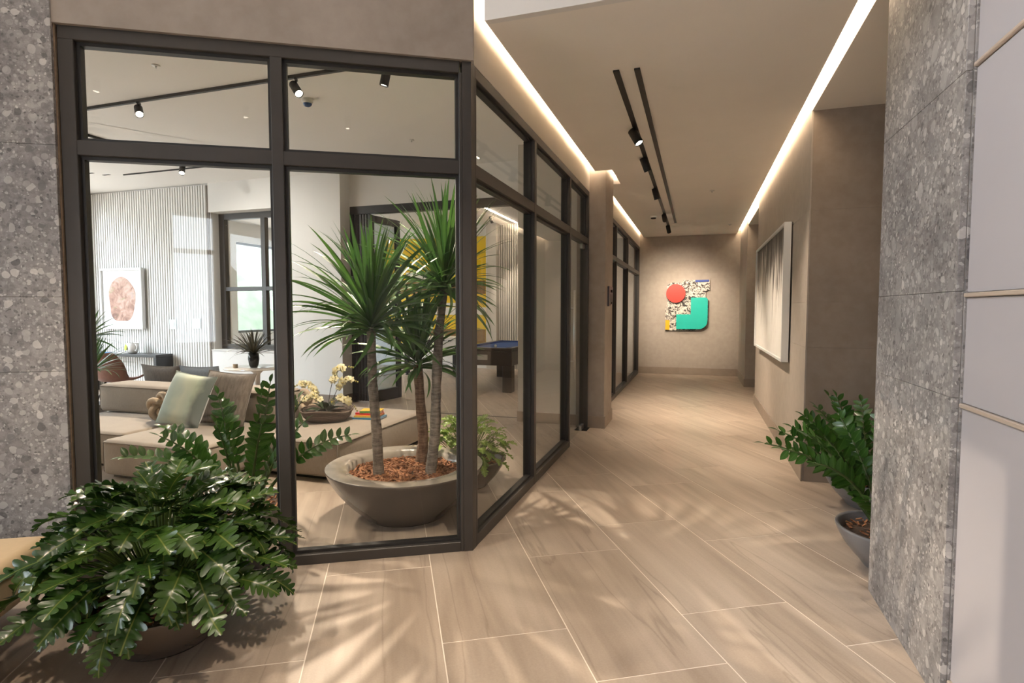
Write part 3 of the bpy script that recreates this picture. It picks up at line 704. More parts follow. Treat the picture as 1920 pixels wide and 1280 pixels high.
spot_head('lit lounge spotlight beside the ceiling sensor', W(-2.30, 1.25, ZL - 0.03), (0.62, 3.55, 0.9), 560, G, 0.17, 0.040, ang=46, drop=0.10)
spot_head('lounge spotlight near the corner post with its lens turned away', W(-1.34, 1.25, ZL - 0.03), W(-2.2, 1.3, 0.4), 360, G, 0.17, 0.040, ang=80, drop=0.10)
spot_head('lounge spotlight hanging before the ribbed wall', W(-6.0, 3.30, ZL - 0.03), W(-4.4, 1.4, 0.5), 480, G, 0.17, 0.040, ang=50, drop=0.09)
spot_head('game room spotlight on the far ceiling', W(-3.3, 9.3, ZL - 0.02), W(-2.9, 10.5, 1.4), 120, 'game room spotlights', 0.16, 0.04, ang=50)
spot_head('added lounge fill spotlight, unseen behind the left frame', W(-6.0, 1.75, ZL - 0.03), W(-5.4, 4.5, 1.9), 150, G, 0.17, 0.040, ang=80, drop=0.09, blend=1.0, col_=(1.0, 0.93, 0.85))  # extra head added out of view to brighten the white end wall
# lobby spotlights above and behind the viewer (planter and floor; the wall washes and rear downlights are added fill)
G = 'lobby track spotlights'
wtrack('black lobby ceiling track seen mirrored in the glass', Vector((-3.2, 2.3, 0)), Vector((1.0, 1.2, 0)), 0.03, ZLOB, 0.03)
spot_head('lobby spotlight above the bench', (-2.6, 2.145, ZLOB - 0.03), (-0.8, 2.6, 0.3), 170, G, 0.16, 0.04, ang=52)
spot_head('lobby spotlight above the large fern-leaved planter', (-0.6, 1.62, ZLOB - 0.03), (-1.3, 2.7, 0.1), 80, G, 0.16, 0.04, ang=56)
spot_head('lobby spotlight above the open floor', (0.6, 1.305, ZLOB - 0.03), (0.6, 2.8, 0.0), 170, G, 0.16, 0.04, ang=60)

spot_head('added lobby fill spotlight brightening the right stone wall end', (-1.9, 1.96, ZLOB - 0.03), (2.15, 1.75, 1.2), 250, G, 0.16, 0.04, ang=46, blend=0.7, col_=(0.95, 0.96, 1.0))  # added cool fill that lifts the right stone, no known fixture
spot_head('added lobby fill spotlight brightening the grey panelled wall', (-1.2, 1.776, ZLOB - 0.03), (1.9, 0.9, 1.0), 40, G, 0.16, 0.04, ang=60, blend=0.9, col_=(0.95, 0.96, 1.0))  # added cool fill for the panelled wall, no known fixture
for lab, p in (('added floor-bounce fill spot behind the viewer, nearest the windows', (-3.4, -0.6)), ('added floor-bounce fill spot behind the viewer, in the middle', (-1.9, -1.2)), ('added floor-bounce fill spot behind the viewer, nearest the panelled wall', (-0.6, -1.4))):  # added unseen spots; their floor bounce lifts the corridor ceiling
    spot_head(lab, (p[0], p[1], ZLOB), (p[0], p[1] + 0.3, 0), 600, G, 0.16, 0.04, ang=62, blend=0.6, col_=(1.0, 0.9, 0.78))
for lab, r, a in (('added square lobby fill panel nearest the stone wall', -1.5, -1.75), ('added square lobby fill panel nearest the panelled wall', 0.35, -1.55)):  # unseen glowing panels added as ambient fill for the lobby
    e = empty('fill_panel', lab, 'ceiling light', W(r, a, ZLOB), RZ, 'added lobby fill panels')
    MB().box(-0.60, 0.60, -0.60, 0.60, -0.03, 0.0, 0.004).build('housing', 'sensor_white', e); MB().box(-0.55, 0.55, -0.55, 0.55, -0.034, -0.030).build('diffuser', 'fill_glow', e)
def ceiling_dot(name, label, cat, loc, build):
    e = empty(name, label, cat, loc); build(e); return e
def sens(e):
    MB().lathe([(0.0, 0.0), (0.058, 0.0), (0.058, -0.03), (0.046, -0.045), (0.0, -0.045)][1:], 24).build('base', 'sensor_white', e)
    MB().lathe([(0.046, -0.045), (0.042, -0.06), (0.026, -0.074), (0.002, -0.08)], 24).build('dome', 'sensor_blue', e)
ceiling_dot('ceiling_sensor', 'white ceiling sensor with blue dome beside a lounge spotlight', 'sensor', W(-2.60, 1.80, ZL), sens)
def det(e):
    MB().lathe([(0.06, 0.0), (0.06, -0.02), (0.05, -0.03)], 24).build('base', 'sensor_white', e)
    MB().lathe([(0.05, -0.03), (0.045, -0.05), (0.002, -0.055)], 24).build('dome', 'black_metal', e)
ceiling_dot('smoke_detector', 'small dark smoke detector at the end of the corridor ceiling', 'detector', W(0.53, 7.6, ZC), det)
def spr(e):
    MB().lathe([(0.035, 0.0), (0.035, -0.006), (0.004, -0.008)], 20).build('rosette', 'sensor_white', e)
    MB().tube([(0, 0, -0.006), (0, 0, -0.03)], 0.008, 8).build('nozzle', 'steel', e)
for lab, p in (('sprinkler head on the lounge ceiling above the front panes', W(-3.36, 0.68, ZL)), ('sprinkler head on the lounge ceiling above the tall plants', W(-2.24, 3.41, ZL)), ('sprinkler head in the middle of the corridor ceiling', W(1.51, 5.55, ZC)), ('sprinkler head at the far end of the corridor ceiling', W(1.93, 9.1, ZC))):
    ceiling_dot('sprinkler', lab, 'sprinkler', p, spr)
for lab, r, a in (('flush ceiling grille slot left of the lounge track', -6.7, 3.13), ('small flush ceiling slot before the ribbed wall', -7.9, 3.56), ('smallest flush ceiling slot at the lounge corner', -8.05, 3.40)):
    e = empty('ceiling_slot', lab, 'vent', W(r, a, ZL), RZ); MB().box(-0.075, 0.075, -0.02, 0.02, -0.004, 0, 0.001).build('cover', 'frame', e); MB().box(-0.055, 0.055, -0.008, 0.008, -0.006, -0.004).build('slot', 'black_metal', e)

# ================================================================== WALL ART AND SIGNS
# relief at the corridor end (local x to the right, y up, thickness towards the viewer)
def wall_frame(r, a, z, face):
    """matrix with local x right, y up, z out of the wall"""
    if face == 'end': X, Z = CR, -CD
    else: X, Z = -CD, -CR                  # right wall: viewed from the corridor, right is towards the viewer
    Y = Vector((0, 0, 1)); m = Matrix((X, Y, Z)).transposed().to_4x4(); m.translation = W(r, a, z); return m
art = link('wall_relief', None); art.matrix_world = wall_frame(0.62, 10.655, 1.035, 'end')
tag(art, 'layered wall relief with red disc and teal hook shape at corridor end', 'artwork')
k = 1.195 / 945.0                            # crop pixels to metres
def P(x, y): return ((x - 190) * k, (1085 - y) * k)
base = [P(190, 1075), P(190, 660), P(215, 560), P(215, 215), P(270, 185), P(500, 185), P(500, 140), P(965, 140), P(965, 335), P(900, 335), P(900, 470), P(945, 500), P(945, 900), P(900, 1020), P(800, 1075)]
MB().prism(base, 0.01, 0.045).build('backing', 'tangle_print', art)
jj = [P(640, 465), P(905, 465), P(935, 495), P(935, 880)] + [P(935 - 150 + 150 * cos(t), 890 + 155 * sin(t)) for t in [radians(q) for q in (10, 25, 40, 55, 70, 85)]] + [P(385, 1045), P(385, 775), P(640, 775)]
MB().prism(jj, 0.055, 0.105).build('teal_hook', 'art_teal', art)
dd = [P(370 + 172 * cos(2 * pi * i / 36), 385 + 172 * sin(2 * pi * i / 36)) for i in range(36)]
MB().prism(dd, 0.055, 0.10).build('red_disc', 'art_red', art)
MB().prism([P(190, 1065), P(265, 1065), P(265, 885), P(190, 885)], 0.046, 0.06).build('yellow_block', 'art_yellow', art)
MB().prism([P(710, 180), P(950, 175), P(950, 140), P(710, 140)], 0.046, 0.06).build('blue_strip', 'art_blue', art)
# large painting on the right wall
pt = link('painting', None, None, P0, (0, 0, RZ)); tag(pt, 'wide pale painting with grey vertical streaks on the right wall', 'painting')
a0, a1, z0, z1 = 3.12, 6.05, 0.99, 2.43
for b in ((a0, a0 + 0.03, z0, z1), (a1 - 0.03, a1, z0, z1), (a0 + 0.03, a1 - 0.03, z0, z0 + 0.03), (a0 + 0.03, a1 - 0.03, z1 - 0.03, z1)):
    MB().box(2.165, 2.235, b[0], b[1], b[2], b[3], 0.002).build('frame_bar', 'art_white', pt)
MB().box(2.185, 2.225, a0 + 0.03, a1 - 0.03, z0 + 0.03, z1 - 0.03).build('canvas', 'streak_painting', pt)
MB().box(2.235, 2.249, a0 + 0.1, a1 - 0.1, z1 - 0.2, z1 - 0.14).build('hanging_rail', 'black_metal', pt)
# framed print on the ribbed wall
pr_ = link('framed_print', None, None, W(-8.86, A0 - 0.005, 1.74), (0, 0, RZ)); tag(pr_, 'white framed print of a flesh-coloured rounded form on ribbed wall', 'print')
for b in ((-0.53, -0.49, -0.565, 0.565), (0.49, 0.53, -0.565, 0.565), (-0.49, 0.49, -0.565, -0.525), (-0.49, 0.49, 0.525, 0.565)): MB().box(b[0], b[1], -0.09, -0.02, b[2], b[3], 0.002).build('frame_bar', 'art_white', pr_)
MB().box(-0.49, 0.49, -0.055, -0.03, -0.525, 0.525).build('sheet', 'art_white', pr_)
blob = [(0.33 * (1 + 0.05 * sin(3 * t + 1) + 0.03 * sin(7 * t)) * math.copysign(abs(cos(t)) ** 0.8, cos(t)) - 0.01  , 0.41 * (1 + 0.04 * sin(5 * t)) * math.copysign(abs(sin(t)) ** 0.85, sin(t)) - 0.02) for t in [2 * pi * i / 48 for i in range(48)]]
MB().prism(blob, 0.0555, 0.057, Matrix(((1, 0, 0, 0), (0, 0, -1, 0), (0, 1, 0, 0), (0, 0, 0, 1)))).build('printed_form', 'print_blob', pr_)
MB().box(-0.2, 0.2, -0.02, 0.003, 0.2, 0.26).build('hanging_rail', 'black_metal', pr_)
# switches on the ribbed wall
for lab, r, z in (('left glass wall switch on the ribbed wall', -7.70, 1.27), ('right glass wall switch on the ribbed wall', -7.14, 1.29)):
    e = empty('wall_switch', lab, 'switch', W(r, A0, z), RZ); MB().box(-0.085, 0.085, -0.014, 0, -0.09, 0.09, 0.003).build('plate', 'switch', e); MB().box(-0.03, 0.03, -0.018, -0.014, -0.03, 0.03, 0.001).build('rocker', 'steel', e)
# sign on the column
sg = link('restroom_sign', None, None, W(0.213, 4.30, 1.71), (0, 0, RZ)); tag(sg, 'small dark cut-out sign on the corridor column', 'sign')
for i, b in enumerate(((-0.17, -0.10, -0.13, 0.13), (-0.10, 0.17, 0.09, 0.13), (-0.10, 0.17, 0.03, 0.055), (-0.06, -0.01, -0.12, 0.03), (0.03, 0.08, -0.07, 0.03), (0.12, 0.17, -0.10, 0.09))):
    MB().box(0.0, 0.025, b[0], b[1], b[2], b[3], 0.002).build('sign_bar', 'sign_plate', sg)

# ================================================================== LOUNGE FURNITURE
def piping(e, x0, x1, y0, y1, z, r=0.006, rad=0.03):
    pts = []
    for cx_, cy_, t0 in ((x1 - rad, y1 - rad, 0), (x0 + rad, y1 - rad, 90), (x0 + rad, y0 + rad, 180), (x1 - rad, y0 + rad, 270)):
        for q in (0, 30, 60, 90): pts.append((cx_ + rad * cos(radians(t0 + q)), cy_ + rad * sin(radians(t0 + q)), z))
    pts.append(pts[0]); return MB().tube(pts, r, 6, False)
def sofa_module(label, r0, r1, a0, a1, z0, z1, name='sofa_module', puff=0.02, pf=0.012):
    c = W((r0 + r1) / 2, (a0 + a1) / 2, 0); e = empty(name, label, 'sofa', c, RZ, 'linen sofa modules')
    hx, hy = (r1 - r0) / 2 - 0.004, (a1 - a0) / 2 - 0.004
    bd = MB().rbox(-hx, hx, -hy, hy, z0, z1, 0.045, puff, pf, 7).build('upholstery', 'sofa_linen', e)
    piping(e, -hx - 0.001, hx + 0.001, -hy - 0.001, hy + 0.001, z1 - 0.022, rad=0.05).build('piping', 'sofa_piping', bd)
    for sx, sy in ((-1, -1), (1, -1)):
        MB().tube([(sx * (hx - 0.012), sy * (hy - 0.012), z0 + 0.03), (sx * (hx - 0.010), sy * (hy - 0.010), (z0 + z1) / 2), (sx * (hx - 0.012), sy * (hy - 0.012), z1 - 0.02)], 0.005, 6).build('corner_seam', 'sofa_piping', bd)
    if z0 < 0.1: MB().box(-hx + 0.06, hx - 0.06, -hy + 0.06, hy - 0.06, 0, z0 + 0.03).build('plinth', 'dark_gap', e)
    return e
sofa_module('beige linen sofa seat at the far left of the front row', -5.20, -3.83, 0.60, 1.72, 0.03, 0.355)
sofa_module('beige linen chaise seat reaching farthest towards the front glass', -3.80, -2.66, 0.36, 1.72, 0.03, 0.355)
sofa_module('wide beige linen ottoman carrying the orchid basket', -2.63, -1.66, 0.90, 2.62, 0.03, 0.36)
sofa_module('left beige linen backrest block on the sofa', -5.18, -4.05, 1.34, 1.74, 0.372, 0.685, 'sofa_module')
sofa_module('right beige linen backrest block behind the green cushion', -4.02, -2.69, 1.34, 1.74, 0.372, 0.70, 'sofa_module')
sofa_module('beige linen sofa seat facing away behind the backrests', -5.20, -2.66, 1.76, 2.60, 0.03, 0.355)

def cushion(label, mat, r, a, z, wd, ht, th, lean, yaw=0.0, roll=0.0, name='cushion', piped=False):
    e = link(name, None); 
    e.matrix_world = Matrix.Translation(W(r, a, z)) @ Matrix.Rotation(RZ + radians(yaw), 4, 'Z') @ Matrix.Rotation(radians(-lean), 4, 'X') @ Matrix.Rotation(radians(roll), 4, 'Y')
    tag(e, label, 'cushion', 'scatter cushions')
    n = 16; mb = MB()
    for sgn in (-1, 1):
        vs = []
        for j in range(n + 1):
            for i in range(n + 1):
                u, v = -1 + 2 * i / n, -1 + 2 * j / n
                pin = 1 - 0.07 * (1 - abs(v) ** 2) * abs(u) ** 3; pin2 = 1 - 0.07 * (1 - abs(u) ** 2) * abs(v) ** 3
                t = ((1 - u ** 4) * (1 - v ** 4)) ** 0.55 * (1 + 0.06 * sin(5 * u + 3 * v + r * 9))
                vs.append((u * wd / 2 * pin, sgn * th / 2 * t, ht / 2 + v * ht / 2 * pin2))
        fs = [(j * (n + 1) + i, j * (n + 1) + i + 1, (j + 1) * (n + 1) + i + 1, (j + 1) * (n + 1) + i) for j in range(n) for i in range(n)]
        if sgn > 0: fs = [f[::-1] for f in fs]
        mb.add(vs, fs, True)
    mb.build('cover', mat, e)
    pts = []
    for (u0, v0), (u1, v1) in zip(((-1, -1), (1, -1), (1, 1), (-1, 1)), ((1, -1), (1, 1), (-1, 1), (-1, -1))):
        for q in range(8):
            u, v = u0 + (u1 - u0) * q / 8, v0 + (v1 - v0) * q / 8
            pts.append((u * wd / 2 * (1 - 0.07 * (1 - v * v) * abs(u) ** 3), 0, ht / 2 + v * ht / 2 * (1 - 0.07 * (1 - u * u) * abs(v) ** 3)))
    pts.append(pts[0]); MB().tube(pts, 0.005, 6, False).build('seam', mat, e)
    return e
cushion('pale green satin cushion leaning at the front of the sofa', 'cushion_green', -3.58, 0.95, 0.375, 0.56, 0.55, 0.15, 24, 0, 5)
cushion('brown tweed cushion right behind the green one', 'cushion_tweed', -3.20, 1.11, 0.38, 0.56, 0.55, 0.15, 20, 6, 3)
cushion('dark grey cushion showing above the left backrest', 'cushion_grey', -4.84, 1.97, 0.36, 0.60, 0.52, 0.15, -14, 0, 1)
cushion('slate blue cushion beside the dark grey one', 'cushion_blue', -4.22, 1.97, 0.36, 0.60, 0.53, 0.15, -14, 0, -1)
def knot(label, r, a, z, s):
    e = empty('knot_cushion', label, 'cushion', W(r, a, z), RZ + 0.4, 'knot cushions'); pts = []
    for i in range(145):
        t = 2 * pi * i / 144; q = 0.56 + 0.36 * cos(4 * t); pts.append((s * q * cos(3 * t), s * 0.55 * sin(4 * t), s * q * sin(3 * t) + s * 1.14))
    MB().tube(pts, s * 0.23, 10, False).build('knotted_cord', 'knot_wool', e)
    return e
knot('beige knotted ball cushion left of the green cushion', -4.00, 1.17, 0.355, 0.14)
knot('beige knotted ball cushion behind the orchid ottoman', -2.86, 1.98, 0.355, 0.13)

# round white table with bronze spiky plant
rt = empty('round_table', 'round white pedestal table behind the sofa', 'table', W(-4.42, 2.98))
MB().lathe([(0.02, 0.715), (0.30, 0.718), (0.41, 0.728), (0.42, 0.737), (0.415, 0.745), (0.01, 0.745)], 48).build('table_top', 'table_white', rt)
MB().lathe([(0.27, 0.004), (0.26, 0.015), (0.08, 0.04), (0.04, 0.12), (0.03, 0.4), (0.04, 0.65), (0.10, 0.716)], 32).build('pedestal', 'table_white', rt)
def strap_mesh(name, L_, wd, droop, mat, n=9, fold=0.25):
    vs = []; fs = []; p = Vector((0, 0, 0)); th = 0.0
    for i in range(n + 1):
        t = i / n; wv = wd * (0.55 + 1.2 * t - 0.3 * t * t if t < 0.35 else 0.93 * (1 - ((t - 0.35) / 0.65) ** 2.2) ** 0.9 + 0.0) / 2 if t < 1 else 0.0004
        nx_ = Vector((0, -sin(th), cos(th)))
        vs += [tuple(p + Vector((-wv, 0, 0)) + nx_ * wv * fold), tuple(p), tuple(p + Vector((wv, 0, 0)) + nx_ * wv * fold)]
        th -= droop / n * (0.3 + 1.6 * t)
        p = p + Vector((0, cos(th), sin(th))) * (L_ / n)
    for i in range(n):
        b = i * 3; fs += [(b, b + 1, b + 4, b + 3), (b + 1, b + 2, b + 5, b + 4)]
    m_ = MB(); m_.add(vs, fs, True); return m_.mesh(name, mat)
def leaf_rot(az, el, tw=0.0):
    """local +Y goes outward at azimuth az and elevation el"""
    return Matrix.Rotation(az - pi / 2, 4, 'Z') @ Matrix.Rotation(el, 4, 'X') @ Matrix.Rotation(tw, 4, 'Y')
pl = empty('potted_plant', 'bronze spiky plant in a black faceted vase on the round table', 'plant', W(-4.42, 2.92, 0.745))
MB().lathe([(0.045, 0.0), (0.06, 0.03), (0.075, 0.12), (0.068, 0.20), (0.060, 0.20), (0.066, 0.12), (0.03, 0.10)], 8).build('vase', 'vase', pl)
bz = [strap_mesh('leaf', L_, 0.020, dr, 'leaf_bronze') for L_, dr in ((0.36, 0.25), (0.42, 0.5), (0.38, 0.9))]
rnd = random.Random(3)
for i in range(70):
    el = radians(88 - 78 * (i / 70) ** 0.8 + rnd.uniform(-6, 6)); az = i * 2.39996 + rnd.uniform(-.2, .2)
    m = bz[0 if el > radians(60) else rnd.choice((1, 2)) if el < radians(30) else 1]
    link('leaf', m, pl, mw=Matrix.Translation((0.015 * cos(az), 0.015 * sin(az), 0.19)) @ leaf_rot(az, el, rnd.uniform(-.6, .6)))
cp_ = empty('candle_cup', 'small pale candle cup left of the black vase', 'cup', W(-4.62, 2.80, 0.745)); MB().lathe([(0.03, 0), (0.033, 0.05), (0.028, 0.05), (0.026, 0.02), (0.002, 0.02)], 16).build('cup', 'knot_wool', cp_)
MB().lathe([(0.026, 0.022), (0.026, 0.04), (0.002, 0.041)], 16).build('candle', 'ceramic', cp_)

# orchid in woven basket, on the ottoman
ob = empty('orchid_basket', 'cream orchid in an oval brown woven basket on the ottoman', 'plant', W(-2.34, 1.68, 0.375), RZ + 0.35)
wob = lambda th, i: 0.012 * sin(3 * th) if i >= 3 else 0
MB().lathe([(0.02, 0.0), (0.17, 0.0), (0.215, 0.05), (0.235, 0.11), (0.225, 0.115), (0.20, 0.06)], 40, sx=1.12, wob=wob).build('basket', 'basket', ob)
MB().tube([(0.235 * 1.12 * cos(t), 0.235 * sin(t), 0.114 + 0.012 * sin(3 * t)) for t in [2 * pi * i / 48 for i in range(49)]], 0.011, 8, False).build('basket_rim', 'basket', ob)
MB().lathe([(0.215, 0.085), (0.12, 0.10), (0.002, 0.105)], 24, sx=1.1).build('soil', 'soil', ob)
ol = strap_mesh('leaf', 0.20, 0.075, 0.7, 'leaf_orchid', 8, 0.3)
for i in range(12):
    az = i * 2 * pi / 12 + 0.2; link('leaf', ol, ob, mw=Matrix.Translation((0.03 * cos(az), 0.03 * sin(az), 0.10)) @ leaf_rot(az, radians(rnd.uniform(18, 62)), rnd.uniform(-.3, .3)))
fl = MB()
for k_ in range(5):
    th = 2 * pi * k_ / 5 + pi / 2; wd = 0.017 if k_ % 2 else 0.021
    R_ = Matrix.Rotation(th, 4, 'Z')
    fl.add([(0.0, 0, 0.0), (0.014, wd * 0.8, 0.004), (0.032, wd * 0.7, 0.001), (0.040, 0, -0.003), (0.032, -wd * 0.7, 0.001), (0.014, -wd * 0.8, 0.004)], [(0, 1, 2, 3, 4, 5)[::-1]], True, R_)
fl_me = fl.mesh('flower', 'orchid_petal'); lip_me = MB().lathe([(0.002, 0.012), (0.007, 0.008), (0.005, 0.0)], 6).mesh('lip', 'orchid_lip'); bud_me = MB().lathe([(0.001, -0.014), (0.008, -0.004), (0.008, 0.004), (0.001, 0.012)], 7).mesh('bud', 'orchid_bud')
camd = Vector((0.3, -0.9, 0.3))
sprays = [((-0.02, 0, 0.10), (-0.06, 0.0, 0.32), (-0.18, 0.02, 0.40), (-0.30, 0.02, 0.37)), ((0.0, 0, 0.10), (-0.03, 0.0, 0.26), (-0.13, -0.03, 0.31), (-0.27, -0.05, 0.20)),
          ((0.01, 0, 0.10), (0.04, 0.0, 0.42), (0.10, 0.0, 0.56), (0.22, 0.02, 0.56)), ((0.03, 0, 0.10), (0.10, 0.02, 0.38), (0.18, 0.02, 0.44), (0.27, 0.02, 0.42)), ((0.03, 0, 0.10), (0.07, -0.02, 0.24), (0.19, -0.03, 0.29), (0.29, -0.04, 0.16))]
for cps in sprays:
    c = [Vector(p) for p in cps]; pts = [c[0] * (1 - t) ** 3 + c[1] * 3 * t * (1 - t) ** 2 + c[2] * 3 * t * t * (1 - t) + c[3] * t ** 3 for t in [i / 12 for i in range(13)]]
    st = MB().tube(pts, 0.0035, 5).build('flower_stem', 'stem_orchid', ob)
    for i in range(12):
        t = 0.42 + 0.58 * i / 12 + rnd.uniform(-.02, .02); q = int(t * 12); p = pts[min(12, q)] + Vector((rnd.uniform(-.022, .022), rnd.uniform(-.03, .0), rnd.uniform(-.012, .030)))
        nrm = (Vector((rnd.uniform(-.7, .7), -1, rnd.uniform(-.2, .7)))).normalized(); mr = nrm.to_track_quat('Z', 'Y').to_matrix().to_4x4() @ Matrix.Rotation(rnd.uniform(0, 6), 4, 'Z') @ Matrix.Scale(rnd.uniform(0.8, 1.05), 4)
        fo = link('flower', fl_me, st, mw=Matrix.Translation(p) @ mr); 
        link('lip', lip_me, st, mw=Matrix.Translation(p + nrm * 0.004) @ mr)
    for i in range(3): link('bud', bud_me, st, mw=Matrix.Translation(pts[12] + (pts[12] - pts[11]).normalized() * (0.012 + 0.02 * i) + Vector((0, 0, -0.006 * i))))
# books beside the orchid
def book(label, r, a, z, wd, dp, th, rot, cover, x_spine='book_orange'):
    e = empty('book', label, 'book', W(r, a, z), RZ + rot, 'books on the ottoman')
    MB().box(-wd / 2, wd / 2, -dp / 2, dp / 2, th - 0.003, th).build('front_cover', cover, e); MB().box(-wd / 2, wd / 2, -dp / 2, dp / 2, 0, 0.003).build('back_cover', cover, e)
    MB().box(-wd / 2 + 0.004, wd / 2 - 0.004, -dp / 2 + 0.004, dp / 2 - 0.001, 0.003, th - 0.003).build('page_block', 'paper', e)
    MB().box(-wd / 2, wd / 2, -dp / 2 - 0.003, -dp / 2, 0, th).build('spine', x_spine, e); return e
book('blue edged book at the bottom of the ottoman stack', -1.98, 1.93, 0.377, 0.30, 0.22, 0.018, 0.15, 'book_bookblue', 'book_bookblue')
book('orange and yellow book in the middle of the ottoman stack', -1.99, 1.94, 0.396, 0.27, 0.20, 0.020, 0.22, 'book_orange', 'book_bookyellow')
book('red book second from the top of the ottoman stack', -2.00, 1.96, 0.417, 0.24, 0.18, 0.018, 0.0, 'book_pink', 'book_red')
book('yellow and green book on top of the ottoman stack', -1.98, 1.97, 0.436, 0.22, 0.17, 0.022, 0.3, 'book_bookyellow', 'book_bookgreen')

# desk, chair, mug, papers by the ribbed wall
dk = empty('desk', 'black slab desk against the ribbed wall', 'desk', W(-8.68, 4.15), RZ)
MB().box(-0.95, 0.98, 0.02, 0.36, 0.69, 0.74, 0.003).build('desk_top', 'desk_black', dk)
for x0 in (-0.95, 0.92): MB().box(x0, x0 + 0.06, 0.02, 0.36, 0.0, 0.69, 0.003).build('leg_panel', 'desk_black', dk)
ch = empty('shell_chair', 'brown leather shell chair turned towards the black desk', 'chair', W(-7.22, 3.10), RZ + 0.25)
sh = MB(); nu, nv = 12, 14; vs = []
for j in range(nv + 1):
    t = j / nv
    if t < 0.45: y, z, hw = -0.25 + 0.45 * t / 0.45 * 1.0, 0.46 - 0.03 * sin(pi * t / 0.45), 0.27 + 0.03 * t
    else: q = (t - 0.45) / 0.55; y, z, hw = 0.20 + 0.13 * q, 0.46 + 0.42 * q ** 0.9, 0.29 * (1 - 0.55 * q ** 4)
    for i in range(nu + 1):
        u = -1 + 2 * i / nu; vs.append((u * hw, y - 0.10 * u * u * (1 if t > 0.4 else t / 0.4), z + 0.07 * u * u * (1 - t)))
fs = [(j * (nu + 1) + i, j * (nu + 1) + i + 1, (j + 1) * (nu + 1) + i + 1, (j + 1) * (nu + 1) + i) for j in range(nv) for i in range(nu)]
sh.add(vs, fs, True); o = sh.build('shell', 'chair_leather', ch); md = o.modifiers.new('thickness', 'SOLIDIFY'); md.thickness = 0.025
ch.rotation_euler[2] = RZ + radians(190)
for sx, sy in ((-1, -1), (1, -1), (-1, 1), (1, 1)): MB().tube([(sx * 0.10, sy * 0.10, 0.44), (sx * 0.23, sy * 0.22, 0.0)], [0.014, 0.009], 8).build('leg', 'black_metal', ch)
mg = empty('mug', 'white mug with a green apple print on the desk', 'mug', W(-8.45, 4.33, 0.742), RZ - 0.3)
MB().lathe([(0.002, 0.004), (0.06, 0.0), (0.085, 0.03), (0.10, 0.10), (0.105, 0.19), (0.098, 0.19), (0.09, 0.10), (0.06, 0.02)], 28).build('cup', 'ceramic', mg)
MB().tube([(0.098 + 0.075 * sin(t), 0, 0.11 + 0.06 * cos(t)) for t in [pi * i / 10 for i in range(11)]], 0.009, 8).build('handle', 'ceramic', mg)
MB().prism([(0.055 * cos(2 * pi * i / 20), 0.06 * sin(2 * pi * i / 20)) for i in range(20)], 0, 0.004, Matrix.Translation((-0.02, -0.104, 0.11)) @ Matrix.Rotation(radians(84), 4, 'X')).build('printed_apple', 'green_print', mg)
for i, (lab, mt, dr) in enumerate((('white magazine under the mug on the desk', 'paper', 0), ('blue folder beside the mug on the desk', 'book_bookblue', 0.30))):
    e = empty('magazine', lab, 'magazine', W(-8.70 - dr * 1.2, 4.30, 0.741), RZ + 0.2 * i, 'papers on the desk'); MB().box(-0.15, 0.12, -0.05, 0.06, 0, 0.006).build('cover', mt, e); MB().box(-0.148, 0.118, -0.048, 0.058, 0.006, 0.008).build('page', 'paper' if i == 0 else 'book_bookblue', e)
stb = empty('side_table', 'small white side table at the left end of the sofa', 'table', W(-5.45, 1.10), RZ)
MB().box(-0.19, 0.19, -0.19, 0.19, 0.42, 0.45, 0.004).build('table_top', 'table_white', stb)
for sx, sy in ((-1, -1), (1, -1), (-1, 1), (1, 1)): MB().box(sx * 0.16 - 0.012, sx * 0.16 + 0.012, sy * 0.16 - 0.012, sy * 0.16 + 0.012, 0, 0.42).build('leg', 'table_white', stb)

# bench in the lobby
bn = empty('bench', 'cream leather bench in front of the stone wall', 'bench', (-2.35, 2.45, 0))
bo = MB().rbox(-0.70, 0.69, -1.1, 0.72, 0.19, 0.425, 0.05, 0.012, 0.004, 8).build('upholstery', 'bench_leather', bn)
piping(None, -0.694, 0.694, -1.1, 0.724, 0.372, 0.006, 0.06).build('piping', 'bench_leather', bo)
MB().box(-0.55, 0.50, -0.95, 0.57, 0.0, 0.20).build('plinth', 'dark_gap', bn)

# ================================================================== GAME ROOM
pt = empty('pool_table', 'dark pool table with blue cloth in the game room', 'pool table', W(-2.46, 7.80), RZ)
hx, hy = 0.57, 1.28
MB().box(-hx, hx, -hy, hy, 0.50, 0.77, 0.01).build('apron', 'pool_wood', pt)
MB().box(-hx + 0.10, hx - 0.10, -hy + 0.10, hy - 0.10, 0.77, 0.80).build('cloth_bed', 'pool_felt', pt)
for b in ((-hx, hx, -hy, -hy + 0.10), (-hx, hx, hy - 0.10, hy), (-hx, -hx + 0.10, -hy + 0.10, hy - 0.10), (hx - 0.10, hx, -hy + 0.10, hy - 0.10)): MB().box(b[0], b[1], b[2], b[3], 0.77, 0.83, 0.008).build('rail', 'pool_wood', pt)
for b in ((-hx + 0.10, hx - 0.10, -hy + 0.10, -hy + 0.14), (-hx + 0.10, hx - 0.10, hy - 0.14, hy - 0.10), (-hx + 0.10, -hx + 0.14, -hy + 0.14, hy - 0.14), (hx - 0.14, hx - 0.10, -hy + 0.14, hy - 0.14)): MB().box(b[0], b[1], b[2], b[3], 0.80, 0.828, 0.004).build('cushion_rail', 'pool_felt', pt)
for sx, sy in ((-1, -1), (1, -1), (-1, 1), (1, 1)):
    MB().box(sx * (hx - 0.10) - 0.09, sx * (hx - 0.10) + 0.09, sy * (hy - 0.12) - 0.10, sy * (hy - 0.12) + 0.10, 0.0, 0.50, 0.01).build('leg', 'pool_wood', pt)
    MB().lathe([(0.07, 0.832), (0.06, 0.835), (0.05, 0.80)], 16, Matrix.Translation((sx * (hx - 0.07), sy * (hy - 0.07), 0))).build('pocket_ring', 'black_metal', pt)
